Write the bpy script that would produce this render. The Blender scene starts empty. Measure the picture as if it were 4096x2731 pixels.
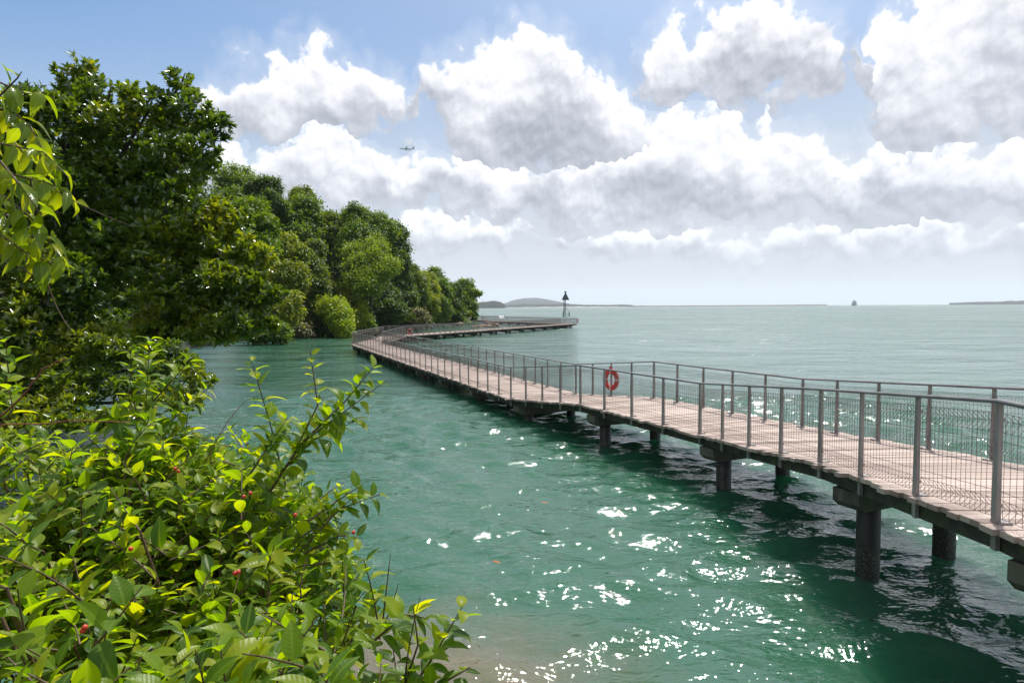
import bpy, math, random
import numpy as np
from mathutils import Vector, Matrix
R = math.radians
rng = np.random.default_rng(11); random.seed(11)
sc = bpy.context.scene
col = sc.collection

# ------------------------------------------------------------------ camera
CAMZ, F, PW, PH = 3.9, 2600.0, 4096.0, 2731.0      # eye height above the water, focal length in picture widths of 4096
ROLL, PITCH = R(-0.352), R(3.036)
_c, _s, _cp, _sp = math.cos(ROLL), math.sin(ROLL), math.cos(PITCH), math.sin(PITCH)
right = Vector((_c, _s*_sp, _s*_cp)); up = Vector((-_s, _c*_sp, _c*_cp)); back = Vector((0, -_cp, _sp))
cd = bpy.data.cameras.new('camera'); cam = bpy.data.objects.new('camera', cd); col.objects.link(cam)
cd.sensor_width = 36; cd.lens = 36*F/PW; cd.clip_start = 0.05; cd.clip_end = 60000
cam.matrix_world = Matrix((( right.x, up.x, back.x, 0), (right.y, up.y, back.y, 0), (right.z, up.z, back.z, CAMZ), (0, 0, 0, 1)))
sc.camera = cam

def ray(x, y):
    u = x-PW/2; v = -(y-PH/2)
    d = right*u + up*v - back*F
    return d
def at(x, y, Y):                       # survey point: sight line met at the distance Y
    d = ray(x, y); return Vector((0, 0, CAMZ)) + d*(Y/d.y)
K = 4096/2352.0
def atp(x, y, Y): return at(x*K, y*K, Y)

# ------------------------------------------------------------------ sky, sun, exposure
SUN_AZ, SUN_EL = R(26), R(62)
sun_dir = Vector((math.sin(SUN_AZ)*math.cos(SUN_EL), math.cos(SUN_AZ)*math.cos(SUN_EL), math.sin(SUN_EL)))
ld = bpy.data.lights.new('sun', 'SUN'); ld.energy = 5.0; ld.angle = R(0.53); ld.color = (1.0, 0.955, 0.89)
lo = bpy.data.objects.new('sun', ld); col.objects.link(lo)
lo.rotation_euler = sun_dir.to_track_quat('Z', 'Y').to_euler(); lo.location = (0, 0, 30)
vs = sc.view_settings; vs.view_transform = 'Standard'; vs.look = 'None'; vs.exposure = 0.20; vs.gamma = 1.0; vs.use_curve_mapping = False
SKY = 0.10

def build_world():
    w = bpy.data.worlds.new('World'); sc.world = w; w.use_nodes = True
    nt = w.node_tree; N = nt.nodes; L = nt.links; N.clear()
    def put(sock, v):
        if isinstance(v, bpy.types.NodeSocket): L.new(v, sock)
        else: sock.default_value = v
    def ma(op, a, b=0.0, c=0.0, clamp=False):
        n = N.new('ShaderNodeMath'); n.operation = op; n.use_clamp = clamp
        put(n.inputs[0], a); put(n.inputs[1], b); put(n.inputs[2], c); return n.outputs[0]
    def vm(op, a, b=(0, 0, 0), s=None):
        n = N.new('ShaderNodeVectorMath'); n.operation = op
        put(n.inputs[0], a); put(n.inputs[1], b)
        if s is not None: put(n.inputs['Scale'], s)
        return n.outputs['Value'] if op in ('LENGTH', 'DOT_PRODUCT') else n.outputs['Vector']
    def mr(v, a, b, c, d, smooth=True):
        n = N.new('ShaderNodeMapRange'); n.interpolation_type = 'SMOOTHSTEP' if smooth else 'LINEAR'; n.clamp = True
        put(n.inputs[0], v); n.inputs[1].default_value = a; n.inputs[2].default_value = b; put(n.inputs[3], c); put(n.inputs[4], d); return n.outputs[0]
    def noise(v, scale, detail, rough=0.55, dist=0.0):
        n = N.new('ShaderNodeTexNoise'); n.noise_dimensions = '3D'; put(n.inputs['Vector'], v)
        n.inputs['Scale'].default_value = scale; n.inputs['Detail'].default_value = detail; n.inputs['Roughness'].default_value = rough
        n.inputs['Distortion'].default_value = dist; return n.outputs['Fac']
    def mix(f, a, b):
        n = N.new('ShaderNodeMix'); n.data_type = 'RGBA'; put(n.inputs[0], f); put(n.inputs[6], a); put(n.inputs[7], b); return n.outputs[2]
    geo = N.new('ShaderNodeNewGeometry')
    D = vm('SCALE', geo.outputs['Incoming'], s=-1.0)
    sep = N.new('ShaderNodeSeparateXYZ'); L.new(D, sep.inputs[0])
    X, Y, Z = sep.outputs
    az = ma('ARCTAN2', X, Y)
    el = ma('ARCSINE', ma('MINIMUM', ma('MAXIMUM', Z, -0.9999), 0.9999))
    cmb = N.new('ShaderNodeCombineXYZ'); L.new(az, cmb.inputs[0]); L.new(el, cmb.inputs[1]); P = cmb.outputs[0]
    def noise2(v, scale, detail, rough=0.55, out='Fac'):
        n = N.new('ShaderNodeTexNoise'); n.noise_dimensions = '2D'; L.new(v, n.inputs['Vector'])
        n.inputs['Scale'].default_value = scale; n.inputs['Detail'].default_value = detail; n.inputs['Roughness'].default_value = rough; return n.outputs[out]
    wn = noise2(P, 17.0, 3.0, 0.6, 'Color')
    warp = vm('SCALE', vm('SUBTRACT', wn, (0.5, 0.5, 0.5)), s=0.060)
    q = N.new('ShaderNodeSeparateXYZ'); L.new(vm('ADD', P, warp), q.inputs[0]); qa, qe = q.outputs[0], q.outputs[1]
    TOPEL = 0.62
    def band(pts):
        """a row of cumulus: for each azimuth the elevation of its top and of its base"""
        A = []
        for (x, yt, yb) in pts:
            d = ray(x*K, yt*K).normalized(); d2 = ray(x*K, yb*K).normalized()
            A.append((math.atan2(d.x, d.y), math.asin(d.z), math.asin(d2.z)))
        a0, a1 = A[0][0], A[-1][0]
        u = mr(qa, a0, a1, 0.0, 1.0, False)
        r = N.new('ShaderNodeValToRGB'); L.new(u, r.inputs[0]); r.color_ramp.interpolation = 'B_SPLINE' if len(A) > 40 else 'LINEAR'
        el_ = r.color_ramp.elements
        while len(el_) > 1: el_.remove(el_[-1])
        for j, (a_, t_, b_) in enumerate(A):
            p_ = (a_-a0)/(a1-a0); e_ = el_[0] if j == 0 else el_.new(p_)
            e_.position = p_; e_.color = (t_/TOPEL, b_/TOPEL, 0, 1)
        sp_ = N.new('ShaderNodeSeparateColor'); L.new(r.outputs[0], sp_.inputs[0])
        T = ma('MULTIPLY', sp_.outputs[0], TOPEL); B_ = ma('MULTIPLY', sp_.outputs[1], TOPEL)
        up_ = ma('SUBTRACT', T, qe); dn = ma('SUBTRACT', qe, B_)
        dens = ma('MINIMUM', ma('MULTIPLY', up_, 26.0), ma('MULTIPLY', dn, 20.0))
        edge = ma('MULTIPLY', ma('MULTIPLY', ma('SUBTRACT', qa, a0-.004), ma('SUBTRACT', a1+.03, qa)), 400.0)
        dens = ma('MINIMUM', dens, edge)
        h = ma('DIVIDE', dn, ma('MAXIMUM', ma('SUBTRACT', T, B_), 0.035))
        return dens, h, up_
    n0 = noise2(P, 15.0, 7.0, 0.60); n1 = noise2(vm('ADD', P, (0.004, 0.010, 0)), 15.0, 5.0, 0.60)
    def cells(off):
        v = N.new('ShaderNodeTexVoronoi'); v.voronoi_dimensions = '2D'; v.feature = 'F1'; v.inputs['Scale'].default_value = 34.0
        L.new(vm('ADD', vm('ADD', P, off), vm('SCALE', warp, s=0.5)), v.inputs['Vector']); return v.outputs['Distance']
    c0 = cells((0, 0, 0)); c1 = cells((0.003, 0.008, 0))
    bumps = ma('ADD', ma('MULTIPLY', ma('SUBTRACT', n0, 0.5), 2.9), ma('MULTIPLY', ma('SUBTRACT', 0.40, c0), 0.7))
    relief = ma('ADD', ma('MULTIPLY', ma('SUBTRACT', n0, n1), 1.25), ma('MULTIPLY', ma('SUBTRACT', c1, c0), 0.24))
    dens = h = upd = None
    for pts in CLOUD_ROWS:
        d_, h_, u_ = band(pts)
        if dens is None: dens, h = d_, h_
        else:
            m_ = ma('GREATER_THAN', d_, dens); mx = N.new('ShaderNodeMix'); L.new(m_, mx.inputs[0]); L.new(h, mx.inputs[2]); L.new(h_, mx.inputs[3]); h = mx.outputs[0]
            dens = ma('MAXIMUM', dens, d_)
    # the rest of the dome: scattered heaps of the same kind
    side = mr(ma('ABSOLUTE', az), 0.70, 0.84, 0.0, 1.0); top = mr(el, 0.44, 0.56, 0.0, 1.0); outm = ma('MAXIMUM', side, top)
    gn = noise2(vm('MULTIPLY', vm('ADD', P, warp), (1.0, 1.6, 1.0)), 4.2, 1.0)
    g = ma('SUBTRACT', ma('MULTIPLY', ma('SUBTRACT', gn, 0.52), 8.0), ma('MULTIPLY', ma('SUBTRACT', 1.0, outm), 6.0))
    m_ = ma('GREATER_THAN', g, dens); mx = N.new('ShaderNodeMix'); L.new(m_, mx.inputs[0]); L.new(h, mx.inputs[2]); mx.inputs[3].default_value = 0.6; h = mx.outputs[0]
    dens = ma('MAXIMUM', ma('MAXIMUM', dens, g), -2.0)
    d0 = ma('ADD', ma('ADD', ma('MINIMUM', dens, 1.5), 0.42), bumps)
    alpha = mr(d0, -0.05, 0.5, 0.0, 1.0)
    thin = mr(d0, -1.1, 0.3, 0.0, 0.22)
    alpha = ma('MAXIMUM', alpha, thin)
    lown = noise2(P, 6.5, 2.0)
    hh = ma('ADD', h, ma('MULTIPLY', ma('SUBTRACT', lown, 0.5), 1.2))
    lum = ma('ADD', ma('ADD', mr(hh, 0.0, 0.88, 0.07, 0.91), relief), ma('MULTIPLY', ma('SUBTRACT', 1.0, mr(dens, -0.3, 0.9, 0.0, 1.0)), 0.25))
    lum = mr(lum, 0.0, 1.0, 0.0, 1.0, False)
    cr = N.new('ShaderNodeValToRGB'); L.new(lum, cr.inputs[0])
    e = cr.color_ramp.elements
    k = 1/SKY
    e[0].position = 0.0; e[0].color = (0.33*k, 0.35*k, 0.41*k, 1)
    e[1].position = 1.0; e[1].color = (0.95*k, 0.95*k, 0.96*k, 1)
    m = e.new(0.40); m.color = (0.53*k, 0.55*k, 0.62*k, 1)
    m = e.new(0.72); m.color = (0.76*k, 0.77*k, 0.82*k, 1)
    sky = N.new('ShaderNodeTexSky'); sky.sky_type = 'NISHITA'; sky.sun_disc = False
    sky.sun_elevation = SUN_EL; sky.sun_rotation = SUN_AZ; sky.air_density = 1.3; sky.dust_density = 0.6; sky.ozone_density = 3.0; sky.altitude = 0
    # bright veil of humid air, thickest low down and towards the sun
    sd = vm('DOT_PRODUCT', D, tuple(sun_dir))
    veil = ma('MULTIPLY', mr(el, 0.02, 0.42, 1.15, 0.0), mr(sd, 0.15, 0.75, 0.70, 1.0), clamp=True)
    veil = ma('ADD', veil, mr(sd, 0.40, 0.95, 0.0, 0.55), clamp=True)
    tint = N.new('ShaderNodeMix'); tint.data_type = 'RGBA'; tint.blend_type = 'MULTIPLY'; tint.inputs[0].default_value = 1.0; L.new(sky.outputs[0], tint.inputs[6]); tint.inputs[7].default_value = (0.46, 0.78, 1.05, 1)
    aur = N.new('ShaderNodeVectorMath'); aur.operation = 'SCALE'; aur.inputs[0].default_value = (0.57*k, 0.60*k, 0.67*k); L.new(mr(sd, 0.70, 1.0, 1.0, 2.6), aur.inputs['Scale'])
    base = mix(veil, tint.outputs[2], aur.outputs[0])
    hz = mr(el, 0.01, 0.14, 0.72, 0.0)                          # far clouds dissolve in the haze
    alpha = ma('MULTIPLY', alpha, ma('SUBTRACT', 1.0, hz))
    final = mix(alpha, base, cr.outputs[0])
    bg = N.new('ShaderNodeBackground'); L.new(final, bg.inputs[0]); bg.inputs[1].default_value = SKY
    out = N.new('ShaderNodeOutputWorld'); L.new(bg.outputs[0], out.inputs[0])
    w.cycles.sampling_method = 'MANUAL'; w.cycles.sample_map_resolution = 512

CLOUD_ROWS = [  # rows of cumulus: x, top, base (in the 2352 px survey picture)
    [(-400, 700, 705), (900, 520, 560), (960, 485, 560), (1050, 500, 565), (1150, 505, 560), (1250, 540, 555), (1330, 590, 592), (1400, 555, 580), (1480, 550, 585), (1560, 562, 590), (1600, 570, 600), (1680, 545, 612), (1720, 520, 612), (1760, 560, 605), (1810, 530, 605), (1870, 500, 598), (1950, 525, 595), (2050, 530, 600), (2150, 500, 585), (2250, 530, 610), (2352, 510, 600), (2800, 500, 600)],
    [(-400, 420, 470), (200, 400, 470), (430, 400, 460), (480, 375, 440), (540, 348, 440), (600, 335, 440), (640, 310, 440), (700, 285, 450), (780, 292, 455), (850, 328, 465), (895, 385, 480), (940, 402, 478), (1000, 370, 480), (1100, 372, 500), (1300, 375, 515), (1450, 345, 500), (1500, 298, 500), (1560, 262, 500), (1640, 243, 500), (1690, 280, 485), (1735, 300, 480), (1765, 255, 475), (1795, 300, 475), (1840, 330, 480), (1890, 325, 495), (1960, 398, 505), (2010, 360, 510), (2100, 345, 515), (2200, 338, 505), (2352, 330, 510), (2800, 320, 510)],
    [(470, 262, 255), (490, 215, 290), (520, 183, 310), (560, 168, 322), (605, 182, 330), (640, 150, 332), (662, 136, 330), (692, 168, 318), (725, 140, 310), (770, 150, 300), (840, 166, 285), (885, 190, 268), (925, 222, 266), (948, 262, 258), (962, 205, 218), (1000, 160, 285), (1060, 150, 340), (1112, 142, 395), (1132, 104, 402), (1185, 88, 408), (1245, 84, 408), (1292, 110, 405), (1325, 152, 402), (1365, 178, 400), (1410, 212, 395), (1450, 245, 380), (1490, 275, 350), (1530, 290, 320)],
    [(1462, 172, 160), (1480, 140, 182), (1503, 94, 212), (1550, 60, 218), (1600, 70, 190), (1660, 40, 232), (1700, 22, 250), (1740, 10, 235), (1790, 2, 212), (1850, 20, 202), (1900, 30, 192), (1938, 66, 165), (1958, 104, 100), (1985, 190, 180), (2000, 118, 272), (2040, 60, 302), (2085, 18, 326), (2125, -8, 330), (2200, -60, 322), (2280, -90, 302), (2352, -110, 332), (2600, -110, 340)]]
build_world()

# ------------------------------------------------------------------ helpers
def tag(o, label=None, cat=None, group=None, kind=None):
    if label: o['label'] = label
    if cat: o['category'] = cat
    if group: o['group'] = group
    if kind: o['kind'] = kind
    return o
def empty(name, loc=(0, 0, 0), label=None, cat=None, group=None):
    o = bpy.data.objects.new(name, None); o.empty_display_size = 0.2; col.objects.link(o); o.location = loc
    return tag(o, label, cat, group)
def np_mesh(name, v, faces, smooth=False, uv=None):
    """v (N,3); faces: list of int arrays (M,k)"""
    me = bpy.data.meshes.new(name); v = np.asarray(v, np.float32)
    faces = [np.asarray(f, np.int32) for f in faces if len(f)]
    idx = np.concatenate([f.ravel() for f in faces]); tot = np.concatenate([np.full(len(f), f.shape[1], np.int32) for f in faces])
    me.vertices.add(len(v)); me.vertices.foreach_set('co', v.ravel())
    me.loops.add(len(idx)); me.loops.foreach_set('vertex_index', idx)
    me.polygons.add(len(tot)); st = np.concatenate([[0], np.cumsum(tot)[:-1]]).astype(np.int32)
    me.polygons.foreach_set('loop_start', st); me.polygons.foreach_set('loop_total', tot)
    if uv is not None:
        l = me.uv_layers.new(name='UVMap'); l.data.foreach_set('uv', np.asarray(uv, np.float32)[idx].ravel())
    me.update(calc_edges=True)
    if smooth: me.polygons.foreach_set('use_smooth', np.ones(len(tot), bool))
    return me
def link(name, me, mat=None, parent=None, loc=None):
    o = bpy.data.objects.new(name, me); col.objects.link(o)
    if mat and not me.materials: me.materials.append(mat)
    if parent: o.parent = parent
    if loc is not None: o.location = loc
    return o

class MB:
    def __init__(s): s.v = []; s.f = []; s.n = 0
    def add(s, v, f):
        v = np.asarray(v, float); s.v.append(v); s.f += [tuple(int(i)+s.n for i in q) for q in f]; s.n += len(v); return s
    def box(s, c, h, rot=None, top=None):
        x, y, z = h; t = top or (1, 1)
        v = np.array([(-x, -y, -z), (x, -y, -z), (x, y, -z), (-x, y, -z), (-x*t[0], -y*t[1], z), (x*t[0], -y*t[1], z), (x*t[0], y*t[1], z), (-x*t[0], y*t[1], z)])
        if rot is not None: v = v @ np.array(rot).T
        return s.add(v+np.array(c), [(3, 2, 1, 0), (4, 5, 6, 7), (0, 1, 5, 4), (1, 2, 6, 5), (2, 3, 7, 6), (3, 0, 4, 7)])
    def tube(s, pts, rad, n=8, cap=True):
        pts = [Vector(p) for p in pts]; m = len(pts)
        if not hasattr(rad, '__len__'): rad = [rad]*m
        v = []; ref = None
        for i, p in enumerate(pts):
            t = (pts[min(i+1, m-1)]-pts[max(i-1, 0)]).normalized()
            if ref is None: ref = Vector((0, 0, 1)) if abs(t.z) < .9 else Vector((1, 0, 0))
            a = t.cross(ref).normalized(); b = t.cross(a).normalized(); ref = a.cross(t)
            for k in range(n):
                g = 2*math.pi*k/n; q = p + (a*math.cos(g)+b*math.sin(g))*rad[i]; v.append(q[:])
        f = [(i*n+k, i*n+(k+1) % n, (i+1)*n+(k+1) % n, (i+1)*n+k) for i in range(m-1) for k in range(n)]
        if cap: f += [tuple(range(n))[::-1], tuple((m-1)*n+k for k in range(n))]
        return s.add(v, f)
    def build(s, name, mat, parent=None, smooth=False, loc=None):
        me = bpy.data.meshes.new(name); me.from_pydata(np.concatenate(s.v).tolist(), [], s.f); me.update()
        if smooth: me.polygons.foreach_set('use_smooth', np.ones(len(me.polygons), bool))
        return link(name, me, mat, parent, loc)

def prisms(P0, P1, r0, r1=None, n=3):
    P0 = np.asarray(P0, float); P1 = np.asarray(P1, float); M = len(P0)
    r0 = np.broadcast_to(np.asarray(r0, float), (M,)); r1 = r0 if r1 is None else np.broadcast_to(np.asarray(r1, float), (M,))
    t = P1-P0; t /= np.linalg.norm(t, axis=1)[:, None]+1e-12
    ref = np.where(np.abs(t[:, 2:3]) < .9, np.array([[0, 0, 1.]]), np.array([[1., 0, 0]]))
    a = np.cross(t, ref); a /= np.linalg.norm(a, axis=1)[:, None]; b = np.cross(t, a)
    ang = 2*np.pi*np.arange(n)/n
    ring = a[:, None]*np.cos(ang)[None, :, None] + b[:, None]*np.sin(ang)[None, :, None]
    v = np.concatenate([P0[:, None]+ring*r0[:, None, None], P1[:, None]+ring*r1[:, None, None]], 1).reshape(-1, 3)
    k = np.arange(n); q = np.stack([k, (k+1) % n, (k+1) % n+n, k+n], 1)
    return v, (q[None]+(np.arange(M)*2*n)[:, None, None]).reshape(-1, 4)

# ------------------------------------------------------------------ materials
def mat_new(name):
    m = bpy.data.materials.new(name); m.use_nodes = True; nt = m.node_tree
    return m, nt, nt.nodes['Principled BSDF']
def node(nt, t, **kw):
    n = nt.nodes.new(t)
    for k, v in kw.items():
        if k in n.inputs: n.inputs[k].default_value = v
        else: setattr(n, k, v)
    return n
def ramp(nt, src, stops):
    r = nt.nodes.new('ShaderNodeValToRGB'); nt.links.new(src, r.inputs[0]); e = r.color_ramp.elements
    e[0].position, e[0].color = stops[0][0], (*stops[0][1], 1); e[1].position, e[1].color = stops[-1][0], (*stops[-1][1], 1)
    for p, c in stops[1:-1]: x = e.new(p); x.color = (*c, 1)
    return r.outputs[0]
def coords(nt, space='Object'):
    return nt.nodes.new('ShaderNodeTexCoord').outputs[space]
def world_pos(nt): return nt.nodes.new('ShaderNodeNewGeometry').outputs['Position']
def stained(name, stops, scale=3.0, rough=0.7, bump=0.15, bscale=40, stretch=None, metallic=0.0, detail=6, spec=0.5):
    m, nt, b = mat_new(name); L = nt.links
    p = world_pos(nt)
    if stretch:
        mp = node(nt, 'ShaderNodeMapping'); mp.inputs['Scale'].default_value = stretch; L.new(p, mp.inputs[0]); p = mp.outputs[0]
    n = node(nt, 'ShaderNodeTexNoise', Scale=scale, Detail=detail, Roughness=0.6); L.new(p, n.inputs['Vector'])
    L.new(ramp(nt, n.outputs['Fac'], stops), b.inputs['Base Color'])
    b.inputs['Roughness'].default_value = rough; b.inputs['Metallic'].default_value = metallic; b.inputs['Specular IOR Level'].default_value = spec
    if bump:
        n2 = node(nt, 'ShaderNodeTexNoise', Scale=bscale, Detail=4); L.new(p, n2.inputs['Vector'])
        bp = node(nt, 'ShaderNodeBump', Strength=bump, Distance=0.02); L.new(n2.outputs['Fac'], bp.inputs['Height']); L.new(bp.outputs[0], b.inputs['Normal'])
    return m
def leaf_mat(name, cols, trans=0.4, tcol=(1.5, 1.35, 0.25), rough=0.35, spec=0.5, veins=False, clump=0.0):
    """cols: colours picked leaf by leaf"""
    m, nt, b = mat_new(name); L = nt.links
    g = nt.nodes.new('ShaderNodeNewGeometry'); oi = nt.nodes.new('ShaderNodeObjectInfo')
    s = node(nt, 'ShaderNodeMath', operation='ADD'); L.new(g.outputs['Random Per Island'], s.inputs[0]); L.new(oi.outputs['Random'], s.inputs[1])
    fr = node(nt, 'ShaderNodeMath', operation='FRACT'); L.new(s.outputs[0], fr.inputs[0]); fac = fr.outputs[0]
    if clump:
        n = node(nt, 'ShaderNodeTexNoise', Scale=clump, Detail=2); L.new(g.outputs['Position'], n.inputs['Vector'])
        mr = node(nt, 'ShaderNodeMapRange'); L.new(n.outputs['Fac'], mr.inputs[0]); mr.inputs[1].default_value = .35; mr.inputs[2].default_value = .65
        mx = node(nt, 'ShaderNodeMath', operation='MULTIPLY_ADD'); L.new(mr.outputs[0], mx.inputs[0]); mx.inputs[1].default_value = .6
        m4 = node(nt, 'ShaderNodeMath', operation='MULTIPLY'); L.new(fac, m4.inputs[0]); m4.inputs[1].default_value = .4; L.new(m4.outputs[0], mx.inputs[2]); fac = mx.outputs[0]
    c = ramp(nt, fac, [(i/(len(cols)-1), q) for i, q in enumerate(cols)])
    if veins:
        sn_ = node(nt, 'ShaderNodeTexNoise', Scale=45.0, Detail=4); L.new(g.outputs['Position'], sn_.inputs['Vector'])
        sr = node(nt, 'ShaderNodeMapRange'); L.new(sn_.outputs['Fac'], sr.inputs[0]); sr.inputs[1].default_value = .60; sr.inputs[2].default_value = .78; sr.inputs[3].default_value = 0; sr.inputs[4].default_value = .75
        sm = node(nt, 'ShaderNodeMix', data_type='RGBA'); L.new(sr.outputs[0], sm.inputs[0]); L.new(c, sm.inputs[6]); sm.inputs[7].default_value = (.13, .09, .02, 1); c = sm.outputs[2]     # blemishes
        uv = coords(nt, 'UV'); sp = nt.nodes.new('ShaderNodeSeparateXYZ'); L.new(uv, sp.inputs[0])
        ab = node(nt, 'ShaderNodeMath', operation='ABSOLUTE'); L.new(sp.outputs[0], ab.inputs[0])
        rib = node(nt, 'ShaderNodeMapRange'); L.new(ab.outputs[0], rib.inputs[0]); rib.inputs[1].default_value = .02; rib.inputs[2].default_value = .09; rib.inputs[3].default_value = .55; rib.inputs[4].default_value = 0
        vv = node(nt, 'ShaderNodeMath', operation='MULTIPLY_ADD'); L.new(ab.outputs[0], vv.inputs[0]); vv.inputs[1].default_value = -.33; L.new(sp.outputs[1], vv.inputs[2])
        wv = node(nt, 'ShaderNodeMath', operation='MULTIPLY'); L.new(vv.outputs[0], wv.inputs[0]); wv.inputs[1].default_value = 55.0
        sn = node(nt, 'ShaderNodeMath', operation='SINE'); L.new(wv.outputs[0], sn.inputs[0])
        mixn = node(nt, 'ShaderNodeMix', data_type='RGBA'); L.new(rib.outputs[0], mixn.inputs[0]); L.new(c, mixn.inputs[6]); mixn.inputs[7].default_value = (.24, .34, .06, 1)
        c = mixn.outputs[2]
        bp = node(nt, 'ShaderNodeBump', Strength=0.12, Distance=0.0015); L.new(sn.outputs[0], bp.inputs['Height']); L.new(bp.outputs[0], b.inputs['Normal'])
    L.new(c, b.inputs['Base Color']); b.inputs['Roughness'].default_value = rough; b.inputs['Specular IOR Level'].default_value = spec
    tr = nt.nodes.new('ShaderNodeBsdfTranslucent'); mu = node(nt, 'ShaderNodeMix', data_type='RGBA', blend_type='MULTIPLY'); mu.inputs[0].default_value = 1.0
    L.new(c, mu.inputs[6]); mu.inputs[7].default_value = (*tcol, 1); L.new(mu.outputs[2], tr.inputs[0])
    ms = node(nt, 'ShaderNodeMixShader'); ms.inputs[0].default_value = trans
    L.new(b.outputs[0], ms.inputs[1]); L.new(tr.outputs[0], ms.inputs[2]); L.new(ms.outputs[0], nt.nodes['Material Output'].inputs[0])
    return m

M = {}
M['plank'] = None
def plank_mat():
    m, nt, b = mat_new('weathered_planks'); L = nt.links
    oi = nt.nodes.new('ShaderNodeObjectInfo'); g = nt.nodes.new('ShaderNodeNewGeometry')
    s = node(nt, 'ShaderNodeMath', operation='ADD'); L.new(g.outputs['Random Per Island'], s.inputs[0]); L.new(oi.outputs['Random'], s.inputs[1])
    fr = node(nt, 'ShaderNodeMath', operation='FRACT'); L.new(s.outputs[0], fr.inputs[0])
    n = node(nt, 'ShaderNodeTexNoise', Scale=2.2, Detail=8, Roughness=.7); L.new(g.outputs['Position'], n.inputs['Vector'])
    a = node(nt, 'ShaderNodeMath', operation='MULTIPLY_ADD'); L.new(fr.outputs[0], a.inputs[0]); a.inputs[1].default_value = .55
    h = node(nt, 'ShaderNodeMath', operation='MULTIPLY'); L.new(n.outputs['Fac'], h.inputs[0]); h.inputs[1].default_value = .58; L.new(h.outputs[0], a.inputs[2])
    L.new(ramp(nt, a.outputs[0], [(.12, (.13, .092, .072)), (.36, (.28, .21, .172)), (.6, (.40, .308, .258)), (.82, (.48, .378, .32)), (.98, (.56, .45, .39))]), b.inputs['Base Color'])
    b.inputs['Roughness'].default_value = .62
    n2 = node(nt, 'ShaderNodeTexNoise', Scale=55, Detail=4); L.new(g.outputs['Position'], n2.inputs['Vector'])
    bp = node(nt, 'ShaderNodeBump', Strength=.35, Distance=.01); L.new(n2.outputs['Fac'], bp.inputs['Height']); L.new(bp.outputs[0], b.inputs['Normal'])
    return m
M['plank'] = plank_mat()
M['beam'] = stained('slimy_timber', [(.3, (.012, .012, .009)), (.5, (.035, .032, .024)), (.62, (.045, .055, .02)), (.75, (.09, .10, .04))], 6, .7)
M['concrete'] = stained('stained_concrete', [(.3, (.05, .045, .035)), (.5, (.13, .12, .095)), (.65, (.10, .11, .05)), (.8, (.24, .22, .18))], 4, .8, stretch=(1, 1, .4))
M['pile'] = stained('wet_pile', [(.3, (.006, .006, .006)), (.6, (.02, .019, .017)), (.8, (.05, .045, .04))], 5, .45, stretch=(1, 1, .3))
def pile_mat():
    m = M['pile']; nt = m.node_tree; L = nt.links; b = nt.nodes['Principled BSDF']; old = b.inputs['Base Color'].links[0].from_socket
    p = world_pos(nt); sp = nt.nodes.new('ShaderNodeSeparateXYZ'); L.new(p, sp.inputs[0])
    n = node(nt, 'ShaderNodeTexVoronoi', Scale=26.0); L.new(p, n.inputs['Vector']); n2 = node(nt, 'ShaderNodeTexNoise', Scale=5.0, Detail=5); L.new(p, n2.inputs['Vector'])
    z = node(nt, 'ShaderNodeMath', operation='MULTIPLY_ADD'); L.new(n2.outputs['Fac'], z.inputs[0]); z.inputs[1].default_value = -.5; L.new(sp.outputs[2], z.inputs[2])
    band = node(nt, 'ShaderNodeMapRange', interpolation_type='SMOOTHSTEP'); L.new(z.outputs[0], band.inputs[0]); band.inputs[1].default_value = .12; band.inputs[2].default_value = .28; band.inputs[3].default_value = .8; band.inputs[4].default_value = 0
    crust = ramp(nt, n.outputs['Distance'], [(.15, (.10, .10, .085)), (.4, (.03, .035, .02)), (.7, (.008, .009, .006))])
    mx = node(nt, 'ShaderNodeMix', data_type='RGBA'); L.new(band.outputs[0], mx.inputs[0]); L.new(old, mx.inputs[6]); L.new(crust, mx.inputs[7]); L.new(mx.outputs[2], b.inputs['Base Color'])
pile_mat()
M['post'] = stained('weathered_post', [(.3, (.17, .155, .145)), (.5, (.29, .27, .255)), (.75, (.42, .39, .37))], 5, .5, .1, stretch=(1, 1, .35), metallic=.25)
M['rail'] = stained('grey_handrail', [(.3, (.13, .12, .118)), (.6, (.22, .21, .205)), (.8, (.32, .31, .30))], 3, .33, .05, metallic=.35)
M['wire'] = stained('galvanised_wire', [(.3, (.16, .13, .12)), (.7, (.28, .24, .22))], 20, .4, 0, metallic=.5)
M['bark'] = stained('bark', [(.3, (.03, .022, .016)), (.55, (.07, .055, .04)), (.8, (.13, .11, .085))], 6, .85, .5, 30, stretch=(1, 1, .3))
M['stem'] = stained('twig_bark', [(.3, (.06, .035, .018)), (.6, (.11, .065, .03)), (.8, (.10, .12, .03))], 14, .6, 0)
M['redstem'] = stained('red_tendril', [(.3, (.16, .035, .02)), (.7, (.26, .07, .04))], 14, .5, 0)
M['rock'] = stained('brown_rock', [(.3, (.10, .06, .04)), (.5, (.22, .14, .09)), (.75, (.36, .26, .19))], .8, .85, .6, 6)
M['soil'] = stained('leaf_litter_soil', [(.3, (.018, .014, .008)), (.5, (.045, .034, .02)), (.75, (.09, .07, .04))], 2.5, .95, .5, 12)
M['hill'] = stained('dark_undergrowth', [(.3, (.006, .011, .004)), (.55, (.014, .022, .007)), (.8, (.03, .035, .012))], 1.5, .95, .6, 6)  # dark green undergrowth colour over the whole hillside
M['sand'] = stained('pale_sand', [(.3, (.42, .36, .28)), (.7, (.55, .48, .40))], .01, .9, 0)
M['orange'] = stained('orange_buoy_cover', [(.3, (.40, .014, .008)), (.6, (.50, .022, .011)), (.8, (.58, .05, .025))], 9, .45, .05)
M['tape'] = stained('reflective_tape', [(.3, (.45, .45, .44)), (.7, (.62, .62, .6))], 20, .3, 0)
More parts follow.
